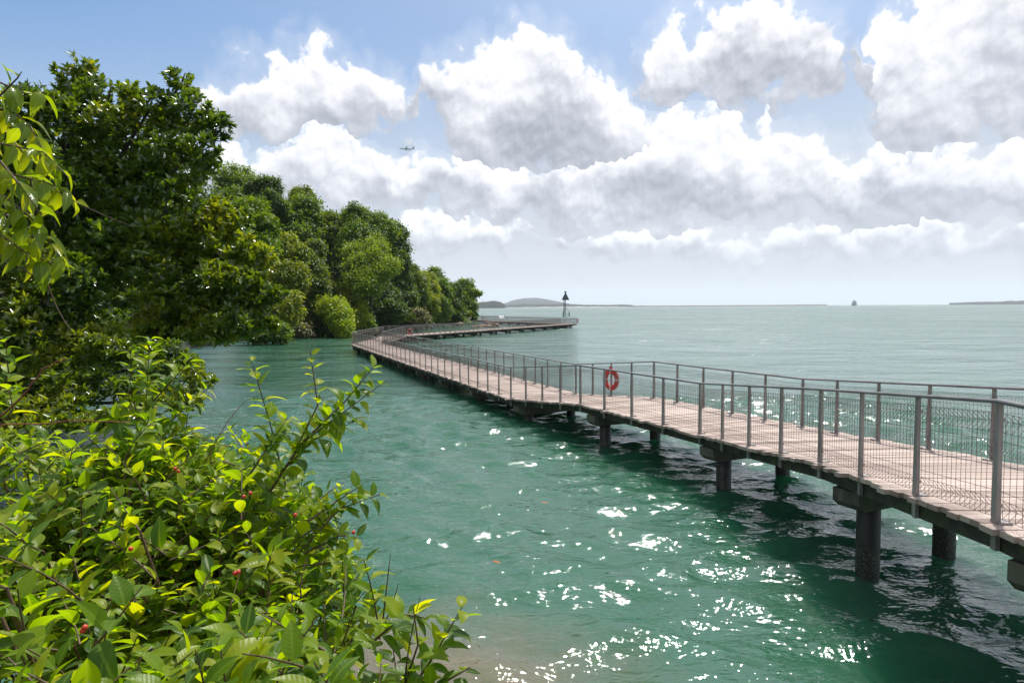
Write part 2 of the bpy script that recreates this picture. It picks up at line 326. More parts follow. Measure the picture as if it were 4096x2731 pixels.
M['rope'] = stained('buoy_rope', [(.3, (.5, .42, .38)), (.7, (.7, .62, .56))], 30, .8, 0)
M['steel'] = stained('painted_steel', [(.3, (.05, .062, .065)), (.7, (.10, .12, .125))], 3, .5, .05)
M['panelpaint'] = stained('daymark_paint', [(.3, (.055, .085, .08)), (.7, (.085, .12, .115))], 2, .6, .05)
M['white'] = stained('white_paint', [(.3, (.62, .62, .62)), (.7, (.8, .8, .8))], 2, .5, 0)
M['berry'] = stained('red_berry', [(.3, (.45, .02, .01)), (.7, (.6, .05, .02))], 60, .25, 0)
M['leaf_near'] = leaf_mat('glossy_shrub_leaf', [(.04, .10, .010), (.07, .15, .011), (.10, .195, .012), (.135, .235, .012), (.165, .27, .013), (.205, .30, .013), (.26, .335, .013), (.34, .375, .013)], .62, (2.1, 1.9, .20), .40, .42, True)
M['leaf_over'] = leaf_mat('overhanging_leaf', [(.09, .16, .010), (.15, .23, .012), (.22, .29, .014), (.34, .37, .016)], .62, (1.9, 1.7, .25), .22, .6, True)
M['leaf_dry'] = leaf_mat('dry_leaf', [(.30, .09, .03), (.36, .13, .04)], .2, (1, 1, 1), .6, .3)
M['leaf_big'] = leaf_mat('leathery_leaf', [(.028, .062, .010), (.054, .110, .012), (.085, .15, .014), (.13, .195, .016), (.26, .28, .016)], .42, (2.0, 1.8, .22), .27, 1.0, clump=.6)
M['leaf_big2'] = leaf_mat('leathery_leaf_light', [(.05, .105, .012), (.10, .165, .014), (.155, .22, .016), (.28, .30, .018)], .46, (1.9, 1.7, .25), .28, 1.0, clump=.6)
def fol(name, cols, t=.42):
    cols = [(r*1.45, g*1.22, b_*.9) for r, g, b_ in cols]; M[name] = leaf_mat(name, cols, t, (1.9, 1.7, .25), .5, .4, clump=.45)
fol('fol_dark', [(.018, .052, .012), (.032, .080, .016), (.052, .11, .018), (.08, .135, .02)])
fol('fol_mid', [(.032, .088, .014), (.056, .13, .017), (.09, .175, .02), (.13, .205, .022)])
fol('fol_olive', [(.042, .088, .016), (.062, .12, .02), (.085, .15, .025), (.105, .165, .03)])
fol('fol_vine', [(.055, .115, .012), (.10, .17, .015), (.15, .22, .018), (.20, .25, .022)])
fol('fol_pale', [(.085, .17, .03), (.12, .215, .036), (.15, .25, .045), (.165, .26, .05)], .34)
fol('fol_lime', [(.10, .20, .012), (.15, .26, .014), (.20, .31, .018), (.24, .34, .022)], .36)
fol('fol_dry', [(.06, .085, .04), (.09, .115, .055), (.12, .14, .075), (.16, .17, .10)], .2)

def water_mat():
    m, nt, b = mat_new('sea_water'); L = nt.links
    p = world_pos(nt); sp = nt.nodes.new('ShaderNodeSeparateXYZ'); L.new(p, sp.inputs[0])
    # turbid green water, silty where the bank shelves off
    n = node(nt, 'ShaderNodeTexNoise', Scale=.12, Detail=3); L.new(p, n.inputs['Vector'])
    green = ramp(nt, n.outputs['Fac'], [(.3, (.016, .084, .040)), (.5, (.027, .096, .054)), (.7, (.042, .106, .070))])
    dist = node(nt, 'ShaderNodeVectorMath', operation='DISTANCE'); L.new(p, dist.inputs[0]); dist.inputs[1].default_value = (-1.0, 6.0, 0)
    n3 = node(nt, 'ShaderNodeTexNoise', Scale=.9, Detail=4); L.new(p, n3.inputs['Vector'])
    ad = node(nt, 'ShaderNodeMath', operation='MULTIPLY_ADD'); L.new(n3.outputs['Fac'], ad.inputs[0]); ad.inputs[1].default_value = 2.2; L.new(dist.outputs['Value'], ad.inputs[2])
    sh = node(nt, 'ShaderNodeMapRange', interpolation_type='SMOOTHSTEP'); L.new(ad.outputs[0], sh.inputs[0]); sh.inputs[1].default_value = 2.0; sh.inputs[2].default_value = 4.1; sh.inputs[3].default_value = .85; sh.inputs[4].default_value = 0
    mx = node(nt, 'ShaderNodeMix', data_type='RGBA'); L.new(sh.outputs[0], mx.inputs[0]); L.new(green, mx.inputs[6]); mx.inputs[7].default_value = (.135, .105, .062, 1)
    L.new(mx.outputs[2], b.inputs['Base Color'])
    b.inputs['Roughness'].default_value = .055; b.inputs['IOR'].default_value = 1.42
    b.inputs['Specular IOR Level'].default_value = 1.0
    b.subsurface_method = 'BURLEY'; b.inputs['Subsurface Weight'].default_value = 1.0; b.inputs['Subsurface Radius'].default_value = (.25, 1.0, .7); b.inputs['Subsurface Scale'].default_value = 1.4
    # wind chop and capillary ripples
    mp = node(nt, 'ShaderNodeMapping'); mp.inputs['Scale'].default_value = (.72, 1.18, 1); mp.inputs['Rotation'].default_value = (0, 0, R(12)); L.new(p, mp.inputs[0])
    last = None
    dd = node(nt, 'ShaderNodeVectorMath', operation='DISTANCE'); L.new(p, dd.inputs[0]); dd.inputs[1].default_value = (-6, 8, 0)
    opn = node(nt, 'ShaderNodeMapRange', interpolation_type='SMOOTHSTEP'); L.new(dd.outputs['Value'], opn.inputs[0]); opn.inputs[1].default_value = 18; opn.inputs[2].default_value = 90; opn.inputs[3].default_value = .25; opn.inputs[4].default_value = 1.0   # open water is rougher than the lee of the shore
    for sc_, det, dist_ in ((14.0, 2, .012), (5.6, 2, .046), (1.8, 2, .06), (.24, 4, 1.25), (.07, 3, 1.6)):
        n1 = node(nt, 'ShaderNodeTexNoise', Scale=sc_, Detail=det, Roughness=.52); L.new(mp.outputs[0], n1.inputs['Vector'])
        b1 = node(nt, 'ShaderNodeBump', Strength=1.0, Distance=dist_); L.new(n1.outputs['Fac'], b1.inputs['Height'])
        if sc_ < 1:
            hm = node(nt, 'ShaderNodeMath', operation='MULTIPLY'); L.new(n1.outputs['Fac'], hm.inputs[0]); L.new(opn.outputs[0], hm.inputs[1]); L.new(hm.outputs[0], b1.inputs['Height'])
        if last: L.new(last, b1.inputs['Normal'])
        last = b1.outputs[0]
    L.new(last, b.inputs['Normal'])
    wp = node(nt, 'ShaderNodeTexNoise', Scale=.03, Detail=4); L.new(mp.outputs[0], wp.inputs['Vector'])      # cat's paws of wind
    wr = node(nt, 'ShaderNodeMapRange'); L.new(wp.outputs['Fac'], wr.inputs[0]); wr.inputs[1].default_value = .35; wr.inputs[2].default_value = .65; wr.inputs[3].default_value = .045; wr.inputs[4].default_value = .085; 
    far = node(nt, 'ShaderNodeMath', operation='MULTIPLY'); L.new(wr.outputs[0], far.inputs[0]); fr_ = node(nt, 'ShaderNodeMapRange', interpolation_type='SMOOTHSTEP'); L.new(dd.outputs['Value'], fr_.inputs[0]); fr_.inputs[1].default_value = 25; fr_.inputs[2].default_value = 140; fr_.inputs[3].default_value = 1.0; fr_.inputs[4].default_value = 3.2
    L.new(fr_.outputs[0], far.inputs[1]); L.new(far.outputs[0], b.inputs['Roughness'])
    return m
M['water'] = water_mat()

# ------------------------------------------------------------------ water: one wavy sheet out to the horizon
def lines(lo, hi, step, reach, g=1.09):
    a = list(np.arange(lo, hi, step)); d = step; x = a[-1]
    while x < reach: d *= g; x += d; a.append(x)
    d = step; x = a[0]; pre = []
    while x > -reach: d *= g; x -= d; pre.append(x)
    return np.array(pre[::-1]+a)
gx = lines(-9, 15, .085, 24000); gy = lines(3.0, 27, .075, 24000)
GX, GY = np.meshgrid(gx, gy)
Zw = np.zeros_like(GX); DX = np.zeros_like(GX); DY = np.zeros_like(GX)
cell = np.maximum(np.gradient(gx)[None, :], np.gradient(gy)[:, None])
for i in range(46):
    lam = .28*(6.5 ** (i/45.0)); th = R(250) + rng.normal(0, .62)
    k = 2*np.pi/lam; A = .0090*lam**0.9*rng.uniform(.5, 1.3)
    keep = np.clip((lam/cell-3.0)/4.0, 0, 1)
    ph = k*(math.cos(th)*GX+math.sin(th)*GY)+rng.uniform(0, 6.28)
    Zw += keep*A*np.cos(ph); q = keep*A*.75*np.sin(ph); DX -= q*math.cos(th); DY -= q*math.sin(th)
V = np.stack([GX+DX, GY+DY, Zw], -1).reshape(-1, 3); nx, ny = len(gx), len(gy)
ii = (np.arange(ny-1)[:, None]*nx+np.arange(nx-1)[None]).ravel()
water = link('water', np_mesh('water', V, [np.stack([ii, ii+1, ii+nx+1, ii+nx], 1)], True), M['water'])
tag(water, 'green sea water with small choppy ripples and sun glints', 'water', kind='structure')
del GX, GY, Zw, DX, DY, V

# ------------------------------------------------------------------ land: the wooded shore and the bank underfoot
SHORE = [(-16, -30), (-15.5, 5), (-16, 17), (-20, 30), (-31, 52), (-33, 80), (-25, 99), (-21, 135), (-17.5, 170), (-26, 205), (-60, 260), (-130, 300)]
def shore_dist(x, y):
    P = np.stack([x, y], -1); best = np.full(x.shape, 1e9); sgn = np.ones(x.shape)
    for a, b in zip(SHORE[:-1], SHORE[1:]):
        a = np.array(a, float); b = np.array(b, float); d = b-a; t = np.clip(((P-a)@d)/(d@d), 0, 1)
        q = P-(a+t[..., None]*d); L_ = np.hypot(q[..., 0], q[..., 1]); cr = d[0]*q[..., 1]-d[1]*q[..., 0]
        m = L_ < best; best = np.where(m, L_, best); sgn = np.where(m, np.sign(cr), sgn)
    return best*sgn                    # positive inland (left)
def land_z(x, y):
    s = shore_dist(x, y)
    h = np.where(s > 0, 9.5*(1-np.exp(-np.maximum(s, 0)/14.0))+.35*np.minimum(s, 2), s*.35)
    return h + .5*np.sin(x*.4+y*.23)*np.clip(s/6, 0, 1) + .3*np.sin(x*.9-y*.7)*np.clip(s/3, 0, 1) - .15
lx = np.arange(-150, 6, 1.5); ly = np.arange(-30, 300, 1.5); LX, LY = np.meshgrid(lx, ly)
LZ = np.maximum(land_z(LX, LY), -2.2); nx, ny = len(lx), len(ly); ii = (np.arange(ny-1)[:, None]*nx+np.arange(nx-1)[None]).ravel()
quads = np.stack([ii, ii+1, ii+nx+1, ii+nx], 1); keep = LZ.ravel()[quads].max(1) > -2.1
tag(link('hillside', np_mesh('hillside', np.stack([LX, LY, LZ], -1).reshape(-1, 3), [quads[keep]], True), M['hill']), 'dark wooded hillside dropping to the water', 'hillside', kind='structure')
bx = np.arange(-9, 2.2, .2); by = np.arange(-8, 9, .2); LX, LY = np.meshgrid(bx, by)
edge = 4.5+.5*np.sin(LX*1.3)+.25*np.sin(LX*3.1+1)-np.clip(LX+.6, 0, 3)*1.6
tt = np.clip((edge-LY)/2.6, -0.9, 1.0); LZ = np.where(tt > 0, 2.3*np.sin(tt*np.pi/2), tt*1.2)+.06*np.sin(LX*5.1+LY*3.3)-.04
nx, ny = len(bx), len(by); ii = (np.arange(ny-1)[:, None]*nx+np.arange(nx-1)[None]).ravel()
tag(link('bank', np_mesh('bank', np.stack([LX, LY, LZ], -1).reshape(-1, 3), [np.stack([ii, ii+1, ii+nx+1, ii+nx], 1)], True), M['soil']), 'dark earth bank under the leafy shrubs', 'bank', kind='structure')

# ------------------------------------------------------------------ far shores
def ridge(name, pts, Y, depth, label, cols, cat='hills', rough=.1, bumps=0.0):
    """pts: skyline (x, y) in survey pixels at distance Y; solid ridge with a rounded section"""
    xs = np.array([p[0] for p in pts])*K; ys = np.array([p[1] for p in pts])*K
    n = 240; x = np.linspace(xs[0], xs[-1], n); y = np.interp(x, xs, ys)
    top = np.array([at(a, b, Y)[:] for a, b in zip(x, y)])
    h = np.maximum(top[:, 2], 1.0)
    h = h*(1+bumps*(np.abs(np.sin(np.arange(n)*1.7))+np.sin(np.arange(n)*.53)*.6+rng.normal(0, .5, n))*.5)
    prof = [(-1.0, -.02), (-.8, .35), (-.45, .8), (-.15, .97), (0, 1.0), (.4, .8), (.8, .3), (1, -.02)]
    v = np.array([[(top[i, 0]*(1+d*depth/Y), Y+d*depth, max(h[i]*z+(rng.normal(0, .03)*h[i] if 0 < z < 1 else 0), -1.5)) for d, z in prof] for i in range(n)]).reshape(-1, 3)
    m = len(prof); ii = (np.arange(n-1)[:, None]*m+np.arange(m-1)[None]).ravel()
    caps = [np.array([list(range(m))]), np.array([[(n-1)*m+k for k in range(m)][::-1]])]
    mt = stained(name+'_green', cols, .01, .95, 0)
    return tag(link(name, np_mesh(name, v, [np.stack([ii, ii+1, ii+m+1, ii+m], 1)]+caps, True), mt), label, cat, kind='structure')
GRN = [(.3, (.009, .015, .014)), (.6, (.016, .025, .022)), (.8, (.025, .036, .03))]
ridge('far_hill', [(1150, 700), (1180, 689), (1205, 685), (1232, 684), (1260, 688), (1295, 695), (1320, 700), (1350, 702)], 7000, 900, 'long rounded blue hill far across the water', GRN)
ridge('far_island', [(1085, 698), (1105, 694), (1120, 693), (1135, 691), (1150, 694), (1160, 699)], 2300, 110, 'small dark wooded island in front of the far hill', GRN, bumps=.12)
ridge('far_coast', [(1155, 701), (1200, 698.5), (1250, 699), (1300, 698), (1340, 700), (1400, 700.5), (1430, 699.5), (1453, 700.5)], 3800, 130, 'low dark wooded coast below the far hill', GRN, bumps=.18)
ridge('far_spit', [(1450, 702.2), (1600, 701.6), (1750, 700.6), (1900, 699.4)], 4000, 50, 'thin low spit of land along the horizon', [(.3, (.05, .035, .025)), (.7, (.09, .07, .05))], bumps=.25)
ridge('far_headland', [(2180, 696.0), (2215, 694.5), (2250, 693.2), (2300, 692.8), (2322, 690.6), (2332, 691.6), (2352, 690.5), (2500, 687)], 3800, 200, 'low dark headland across open water beyond the ship', GRN, bumps=.12)
def sandbar(x0, x1, y, Y):
    a = at(x0*K, y*K, Y); b = at(x1*K, y*K, Y); mb = MB(); n = 24; v = []
    for i in range(n+1):
        t = i/n; p = a.lerp(b, t); w = (math.sin(math.pi*t)**.4)*(1+.4*math.sin(i*1.9))
        v += [(p.x, p.y-45*w, -.4), (p.x, p.y, 2.4*w), (p.x, p.y+45*w, -.4)]
    mb.add(v, [(i*3+k, i*3+3+k, i*3+4+k, i*3+1+k) for i in range(n) for k in (0, 1)])
    return tag(mb.build('sandbar', M['sand'], None, True), 'pale strip of sand at the foot of the far coast', 'sandbar', kind='structure')
sandbar(1160, 1452, 704, 3620)
t = empty('radio_mast', (at(1930, 1216, 2300).x, 2330, 0), 'thin lattice mast on the small far island', 'mast')
mb = MB()
for s in (-1, 1): mb.tube([(s*2.5, 0, 0), (0, 0, 31)], [.4, .25], 5)
mb.build('tower', M['steel'], t)

# ------------------------------------------------------------------ boardwalk
C = [(5.58, -5, 1.95), (5.60, 5.65, 1.95), (5.88, 9.6, 1.56), (5.32, 14.3, 1.14), (3.13, 19.1, 1.12), (1.14, 23.15, .70), (-13.0, 58.3, .66), (-13.45, 74.3, .66), (10.7, 122.3, .66), (-9.5, 166, .66), (-34, 196, .66)]
C = [Vector(c) for c in C]
def seg_n(i):
    d = C[i+1]-C[i]; d.z = 0; d.normalize(); return Vector((-d.y, d.x, 0))     # to the left of travel
MIT = []
for i in range(len(C)):
    if i == 0: n = seg_n(0)
    elif i == len(C)-1: n = seg_n(i-1)
    else:
        a, b = seg_n(i-1), seg_n(i); n = (a+b).normalized(); n = n/max(.5, n.dot(a))
    MIT.append(n)
def offset(d, dz=0.0): return [c+n*d+Vector((0, 0, dz)) for c, n in zip(C, MIT)]
def sweep(d_z_profile, name, mat, parent):
    v = []; m = len(d_z_profile)
    for c, n in zip(C, MIT):
        for d, z in d_z_profile: q = c+n*d; v.append((q.x, q.y, q.z+z))
    f = [(i*m+k, i*m+(k+1) % m, (i+1)*m+(k+1) % m, (i+1)*m+k) for i in range(len(C)-1) for k in range(m)]
    return MB().add(v, f+[tuple(range(m)), tuple(range((len(C)-1)*m, len(C)*m))[::-1]]).build(name, mat, parent)
bw = empty('boardwalk', tuple(C[0]), 'long zigzag plank boardwalk on dark piles over green water', 'boardwalk')
bw.location = (0, 0, 0)
HW = 1.42
planks = []; PITCH_P = .172; th = .055
for i in range(len(C)-1):
    a, b = C[i], C[i+1]; L_ = (b-a).length; n = max(1, round(L_/PITCH_P)); sn = seg_n(i)
    fan = min(1.6, L_*.45)
    def nrm(s):
        if s < fan: return MIT[i].lerp(sn, s/fan)
        if s > L_-fan: return MIT[i+1].lerp(sn, (L_-s)/fan)
        return sn
    for k in range(n):
        s0 = L_*k/n+.0065; s1 = L_*(k+1)/n-.0065
        p0 = a.lerp(b, s0/L_); p1 = a.lerp(b, s1/L_); n0, n1 = nrm(s0), nrm(s1)
        l = HW+random.choice((-.05, -.02, .0, .03, .07)); r = HW+random.choice((-.05, -.02, .0, .03, .07)); dz = random.uniform(-.004, .005); tw = random.uniform(-.004, .004)
        q = [p0+n0*l, p1+n1*l, p1-n1*r, p0-n0*r]
        top = [Vector((v.x, v.y, v.z+dz+(tw if j < 2 else -tw))) for j, v in enumerate(q)]
        planks.append(top+[Vector((v.x, v.y, v.z-th)) for v in top])
PF = [(3, 2, 1, 0), (4, 5, 6, 7), (0, 1, 5, 4), (1, 2, 6, 5), (2, 3, 7, 6), (3, 0, 4, 7)]
first = next(i for i, p in enumerate(planks) if p[0].y > 3.0)
rest = MB()
for i, p in enumerate(planks):
    if first <= i < first+300:
        c = sum(p, Vector())/8; me = bpy.data.meshes.new('plank'); me.from_pydata([(v-c)[:] for v in p], [], PF)
        link('plank', me, M['plank'], bw, c)
    else: rest.add([v[:] for v in p], PF)
tag(rest.build('decking', M['plank'], bw), kind='stuff')
for d in (-1.2, -.4, .4, 1.2):
    sweep([(d-.07, -th-.004), (d+.07, -th-.004), (d+.07, -th-.19), (d-.07, -th-.19)], 'joist', M['beam'], bw)
def along(s):                           # point, normal at centreline length s (plan)
    for i in range(len(C)-1):
        L_ = (C[i+1]-C[i]).length
        if s <= L_ or i == len(C)-2: return C[i].lerp(C[i+1], s/L_), seg_n(i)
        s -= L_
TOTAL = sum((C[i+1]-C[i]).length for i in range(len(C)-1))
s = 10.92; caps = []
pile_me = None
while s < TOTAL-3:
    p, n = along(s)
    if s < 27: n = Vector((-.91, -.41, 0)).normalized()
    d = Vector((n.y, -n.x, 0)); capz = p.z-th-.195
    rot = [(n.x, d.x, 0), (n.y, d.y, 0), (0, 0, 1)]
    mb = MB(); H = .2; hl = 1.34; v = []
    for y in (-.21, .21):
        v += [(-hl, y, 0), (-hl, y, -.18), (-hl+.12, y, -.28), (hl-.12, y, -.28), (hl, y, -.18), (hl, y, 0)]
    f = [tuple(range(6)), tuple(range(6, 12))[::-1]]+[(k, (k+1) % 6+0, (k+1) % 6+6, k+6)[::-1] for k in range(6)]
    mb.add(np.array(v) @ np.array(rot).T, f); mb.build('pile_cap', M['concrete'], bw, False, (p.x, p.y, capz))
    for q in (-.86, .86):
        w = p+n*q
        if pile_me is None:
            pm = MB(); pm.tube([(0, 0, 0), (0, 0, -1.0)], [.158, .158], 16); o = pm.build('pile', M['pile'], bw); pile_me = o.data
            pile_me.polygons.foreach_set('use_smooth', [len(pl.vertices) == 4 for pl in pile_me.polygons])
        else: o = link('pile', pile_me, None, bw)
        o.location = (w.x, w.y, capz-.25); o.scale = (1, 1, capz-.25+2.2)
    s = 14.54 if s < 12 else s+4.74

# ------------------------------------------------------------------ railings
pm = MB(); v = []
for z, hx, hy in ((-.24, .034, .02), (-.02, .035, .021), (.3, .032, .02), (1.075, .024, .018)):
    v += [(-hx, -hy, z), (hx, -hy, z), (hx, hy, z), (-hx, hy, z)]
f = [(0, 3, 2, 1), (12, 13, 14, 15)]+[(i*4+k, i*4+(k+1) % 4, i*4+4+(k+1) % 4, i*4+4+k) for i in range(3) for k in range(4)]
pm.add(v, f); pm.box((0, .05, .012), (.06, .06, .012)); pm.box((0, .03, .93), (.012, .012, .012)); pm.box((0, .03, .16), (.012, .012, .012))
post_o = pm.build('post', M['post']); post_me = post_o.data; bpy.data.objects.remove(post_o)
POSTS = {}
def railing(side, label):
    root = empty('railing', (0, 0, 0), label, 'railing')
    line = offset(side*1.3)
    posts = []
    for i in range(len(line)-1):
        a, b = line[i], line[i+1]; L_ = (b-a).length; n = max(1, round(L_/1.2))
        for k in range(n): posts.append((a.lerp(b, k/n), i))
    posts.append((line[-1], len(line)-2))
    posts = [p for p in posts if p[0].y > 1.0]
    POSTS[side] = posts
    for p, i in posts:
        n = seg_n(i)*side; o = link('post', post_me, M['post'], root, p+n*.0)
        o.rotation_euler = (0, 0, math.atan2(n.y, n.x)-math.pi/2+math.pi)
    # top rail: rounded flat bar following the slope
    prof = [(-.036, .0), (-.036, .024), (-.026, .036), (.026, .036), (.036, .024), (.036, 0)]
    sweep([(side*1.3+d, 1.075+z) for d, z in prof], 'top_rail', M['rail'], root)
    W = [(.0, .215), (.075, .125), (.0, .05), (.0, .985), (.075, .905), (.0, .815)]
    for (p, i), (q, j) in zip(posts[:-1], posts[1:]):
        e = q-p; L_ = e.length; n = seg_n(i)*-side; near = p.y < 60
        K_ = max(3, round(L_/.076)); P0 = []; P1 = []
        for k in range(K_):
            t = (k+.5)/K_; c = p+e*t
            pts = [c+n*(.03+o)+Vector((0, 0, z)) for o, z in W]
            for a, b in zip(pts[:-1], pts[1:]): P0.append(a[:]); P1.append(b[:])
        for o, z in W+[(0, .74), (0, .29)]:
            P0.append((p+n*(.03+o)+Vector((0, 0, z)))[:]); P1.append((q+n*(.03+o)+Vector((0, 0, z)))[:])
        v, f = prisms(P0, P1, .0028, None, 3)
        c = np.array(((p+q)/2)[:]); link('mesh_panel', np_mesh('mesh_panel', v-c, [f], True), M['wire'], root, c)
    return root
railing(1, 'steel wire mesh railing along the landward edge of the boardwalk')
railing(-1, 'steel wire mesh railing along the seaward edge of the boardwalk, carrying lifebuoys')

# ------------------------------------------------------------------ lifebuoys
def lifebuoy(loc, rz, label, tilt=0.0):
    t = empty('lifebuoy', loc, label, 'lifebuoy', 'lifebuoys hung on the boardwalk railing'); t.rotation_euler = (0, tilt, rz); t.scale = (.92, .92, .92)
    Rm, rm, n, m = .275, .085, 40, 12; a = np.arange(n)*2*np.pi/n; b = np.arange(m)*2*np.pi/m
    A, B = np.meshgrid(a, b, indexing='ij')
    v = np.stack([(Rm+rm*np.cos(B))*np.cos(A), .82*rm*np.sin(B), 1.12*(Rm+rm*np.cos(B))*np.sin(A)], -1).reshape(-1, 3)
    I, J = np.meshgrid(np.arange(n), np.arange(m), indexing='ij')
    q = np.stack([I*m+J, ((I+1) % n)*m+J, ((I+1) % n)*m+(J+1) % m, I*m+(J+1) % m], -1).reshape(-1, 4)
    ring = link('ring', np_mesh('ring', v, [q], True), M['orange'], t)
    for k in range(4):
        g0 = k*math.pi/2; aa = np.linspace(g0-.10, g0+.10, 4); AA, BB = np.meshgrid(aa, np.append(b, b[0]), indexing='ij'); r2 = rm*1.03
        v = np.stack([(Rm+r2*np.cos(BB))*np.cos(AA), .82*r2*np.sin(BB), 1.12*(Rm+r2*np.cos(BB))*np.sin(AA)], -1).reshape(-1, 3)
        w = m+1; I, J = np.meshgrid(np.arange(3), np.arange(m), indexing='ij')
        q = np.stack([I*w+J, (I+1)*w+J, (I+1)*w+J+1, I*w+J+1], -1).reshape(-1, 4)
        link('reflective_band', np_mesh('reflective_band', v, [q], True), M['tape'], ring)
    pts = []
    for k in range(49):
        g = 2*math.pi*k/48+math.pi/4; sag = .375+.05*abs(math.sin(2*(g-math.pi/4))); pts.append((sag*math.cos(g), .03*math.cos(4*g), 1.12*sag*math.sin(g)))
    mb = MB(); mb.tube(pts, .008, 5, False); mb.build('grab_line', M['rope'], ring, True)
    mb = MB(); mb.box((0, .02, .40), (.05, .03, .07), None, (.6, 1)); mb.build('bracket', M['orange'], t)
    return t
def on_rail(side, y, i): # point on rail of side at distance y
    ps = [p for p, _ in POSTS[side]]; j = min(range(len(ps)), key=lambda k: abs(ps[k].y-y)); return ps[j]
p = min([q for q, _ in POSTS[-1]], key=lambda q: (q-at(2443.7, 1582, 21.6)).length)
n = seg_n(4); lifebuoy(p+n*.13+Vector((.11, .05, .55)), math.atan2(n.y, n.x)-math.pi/2+.22, 'orange lifebuoy with silver bands hung on a post where the deck ramps down')
q = at(1641, 1325, 76.0); lifebuoy((q.x, q.y-.2, q.z-.02), .35, 'orange lifebuoy just past the sharp bend near the trees')
q = C[8]+MIT[8]*-1.46; lifebuoy((q.x, q.y, q.z+.62), -1.0, 'orange lifebuoy at the outermost corner of the boardwalk beside the beacon')
q = C[9].lerp(C[8], .05)-seg_n(8)*1.2; lifebuoy((q.x, q.y, q.z+.6), .9, 'faint orange lifebuoy on the farthest leg of the boardwalk by the trees')

# sign board on the farthest leg
q = C[8].lerp(C[9], .60); n = seg_n(8); q = q+n*1.0
t = empty('information_board', q, 'pale slanted information board standing on the farthest leg of the boardwalk', 'sign')
mb = MB(); mb.box((0, 0, 0), (.62, .03, .40)); o = mb.build('panel', M['white'], t, False, (0, 0, .95)); o.rotation_euler = (R(-38), 0, .5)
for s in (-.4, .4):
    mb = MB(); mb.tube([(s, 0, -.02), (s, .02, .95)], .035, 8); mb.build('leg', M['post'], t)

# ------------------------------------------------------------------ navigation beacon
B = at(2262, 1263, 262.0); bz = empty('navigation_beacon', (B.x, B.y, 0), 'grey tripod sea beacon topped by a triangular daymark', 'beacon')
u = 262/F                                # metres per survey pixel there
def part(name, mb, mat, smooth=False): return mb.build(name, mat, bz, smooth)
mb = MB(); mb.tube([(0, 0, -2), (0, 0, 96*u)], [.62*u*1.6, .5*u*1.6], 10); part('mast', mb, M['steel'], True)
for s in (-1, 1):
    mb = MB(); mb.tube([(-5.5*u+s*.25, -.5, 8*u), (-4.8*u+s*.25, -.5, 70*u)], .1, 5)
    part('ladder_rail', mb, M['steel'])
mb = MB()
for k in range(20): mb.box((-5.2*u, -.5, (9+k*3.1)*u), (.25, .05, .05))
part('ladder_rung', mb, M['steel'])
def pyramid():
    mb = MB(); h0, h1, w = 68*u, 95*u, 14*u; tck = .12
    for ang in (0, math.pi/2):
        c, s_ = math.cos(ang), math.sin(ang)
        v = []
        for o in (-tck, tck):
            for x, z in ((-w, h0), (w, h0), (.8*u, h1), (-.8*u, h1)): v.append((x*c-o*s_, x*s_+o*c, z))
        mb.add(v, [(0, 1, 2, 3), (7, 6, 5, 4), (0, 4, 5, 1), (1, 5, 6, 2), (2, 6, 7, 3), (3, 7, 4, 0)])
    return mb
part('daymark', pyramid(), M['panelpaint'])
mb = MB(); mb.tube([(-14*u, -.05, 67.6*u), (14*u, -.05, 67.6*u)], .3, 6); part('daymark_sill', mb, M['steel'])
mb = MB(); mb.tube([(0, 0, 94*u), (0, 0, 99*u)], [.5, .35], 10); mb.tube([(0, 0, 97*u), (0, 0, 99.5*u)], [.55, .45], 10); part('lamp', mb, M['steel'], True)
feet = [(-10*u, -.6), (15.5*u, .3), (-6*u, 3.5)]
for x, y in feet:
    mb = MB(); mb.tube([(x, y, -2), (x, y, 17*u)], [1.7*u, 1.7*u], 12); o = part('pile', mb, M['steel'])
    mb = MB(); mb.tube([(x, y, 16*u), (0, 0, 37*u)], .55*u, 6); part('stay', mb, M['steel'])
    mb = MB(); mb.tube([(x, y, 11*u), (0, 0, 11*u)], .6*u, 6); part('brace', mb, M['steel'])
    mb = MB(); mb.tube([(x*.9, y, 11*u), (x*.25, y*.3, 0.3*u)], .55*u, 6); part('brace', mb, M['steel'])
mb = MB(); mb.tube([(-12*u, -.3, .6*u), (6*u, -.3, .6*u)], .7*u, 6); part('fender', mb, M['steel'])

# ------------------------------------------------------------------ ship and aeroplane
q = at(3417, 1219, 3000); t = empty('cargo_ship', (q.x, 3000, 0), 'cargo ship seen bow on at the horizon', 'ship')
hullm = stained('ship_hull', [(.3, (.20, .21, .23)), (.7, (.26, .27, .29))], .05, .6, 0); housem = stained('ship_house', [(.3, (.32, .32, .35)), (.7, (.45, .45, .47))], .05, .6, 0)
mb = MB(); secs = []
for y, w, h in ((-60, .4, 13.5), (-52, 5, 13), (-40, 10, 12), (-20, 11.5, 11), (50, 11.5, 11), (60, 9, 11)):
    secs += [(-w*.75, y, -2), (w*.75, y, -2), (w, y, h), (-w, y, h)]
mb.add(secs, [(i*4+k, i*4+(k+1) % 4, i*4+4+(k+1) % 4, i*4+4+k) for i in range(5) for k in range(4)]+[(3, 2, 1, 0), (20, 21, 22, 23)]); mb.build('hull', hullm, t)
mb = MB(); mb.box((0, 42, 15.5), (8.5, 7, 4.6)); mb.box((0, 42, 21.6), (6.5, 5, 1.6)); dh = mb.build('deckhouse', housem, t)
mb = MB(); mb.box((0, 40, 19.7), (11.3, 2.5, .6)); mb.build('bridge_wing', hullm, dh)
mb = MB(); mb.tube([(0, 44, 22), (0, 44, 29)], [1.2, .5], 8); mb.build('mast', hullm, dh)
t.rotation_euler = (0, 0, -math.atan2(q.x, 3000.0)); mb = MB(); mb.tube([(0, -45, 11), (0, -45, 19)], [.6, .4], 8); mb.build('foremast', hullm, t)

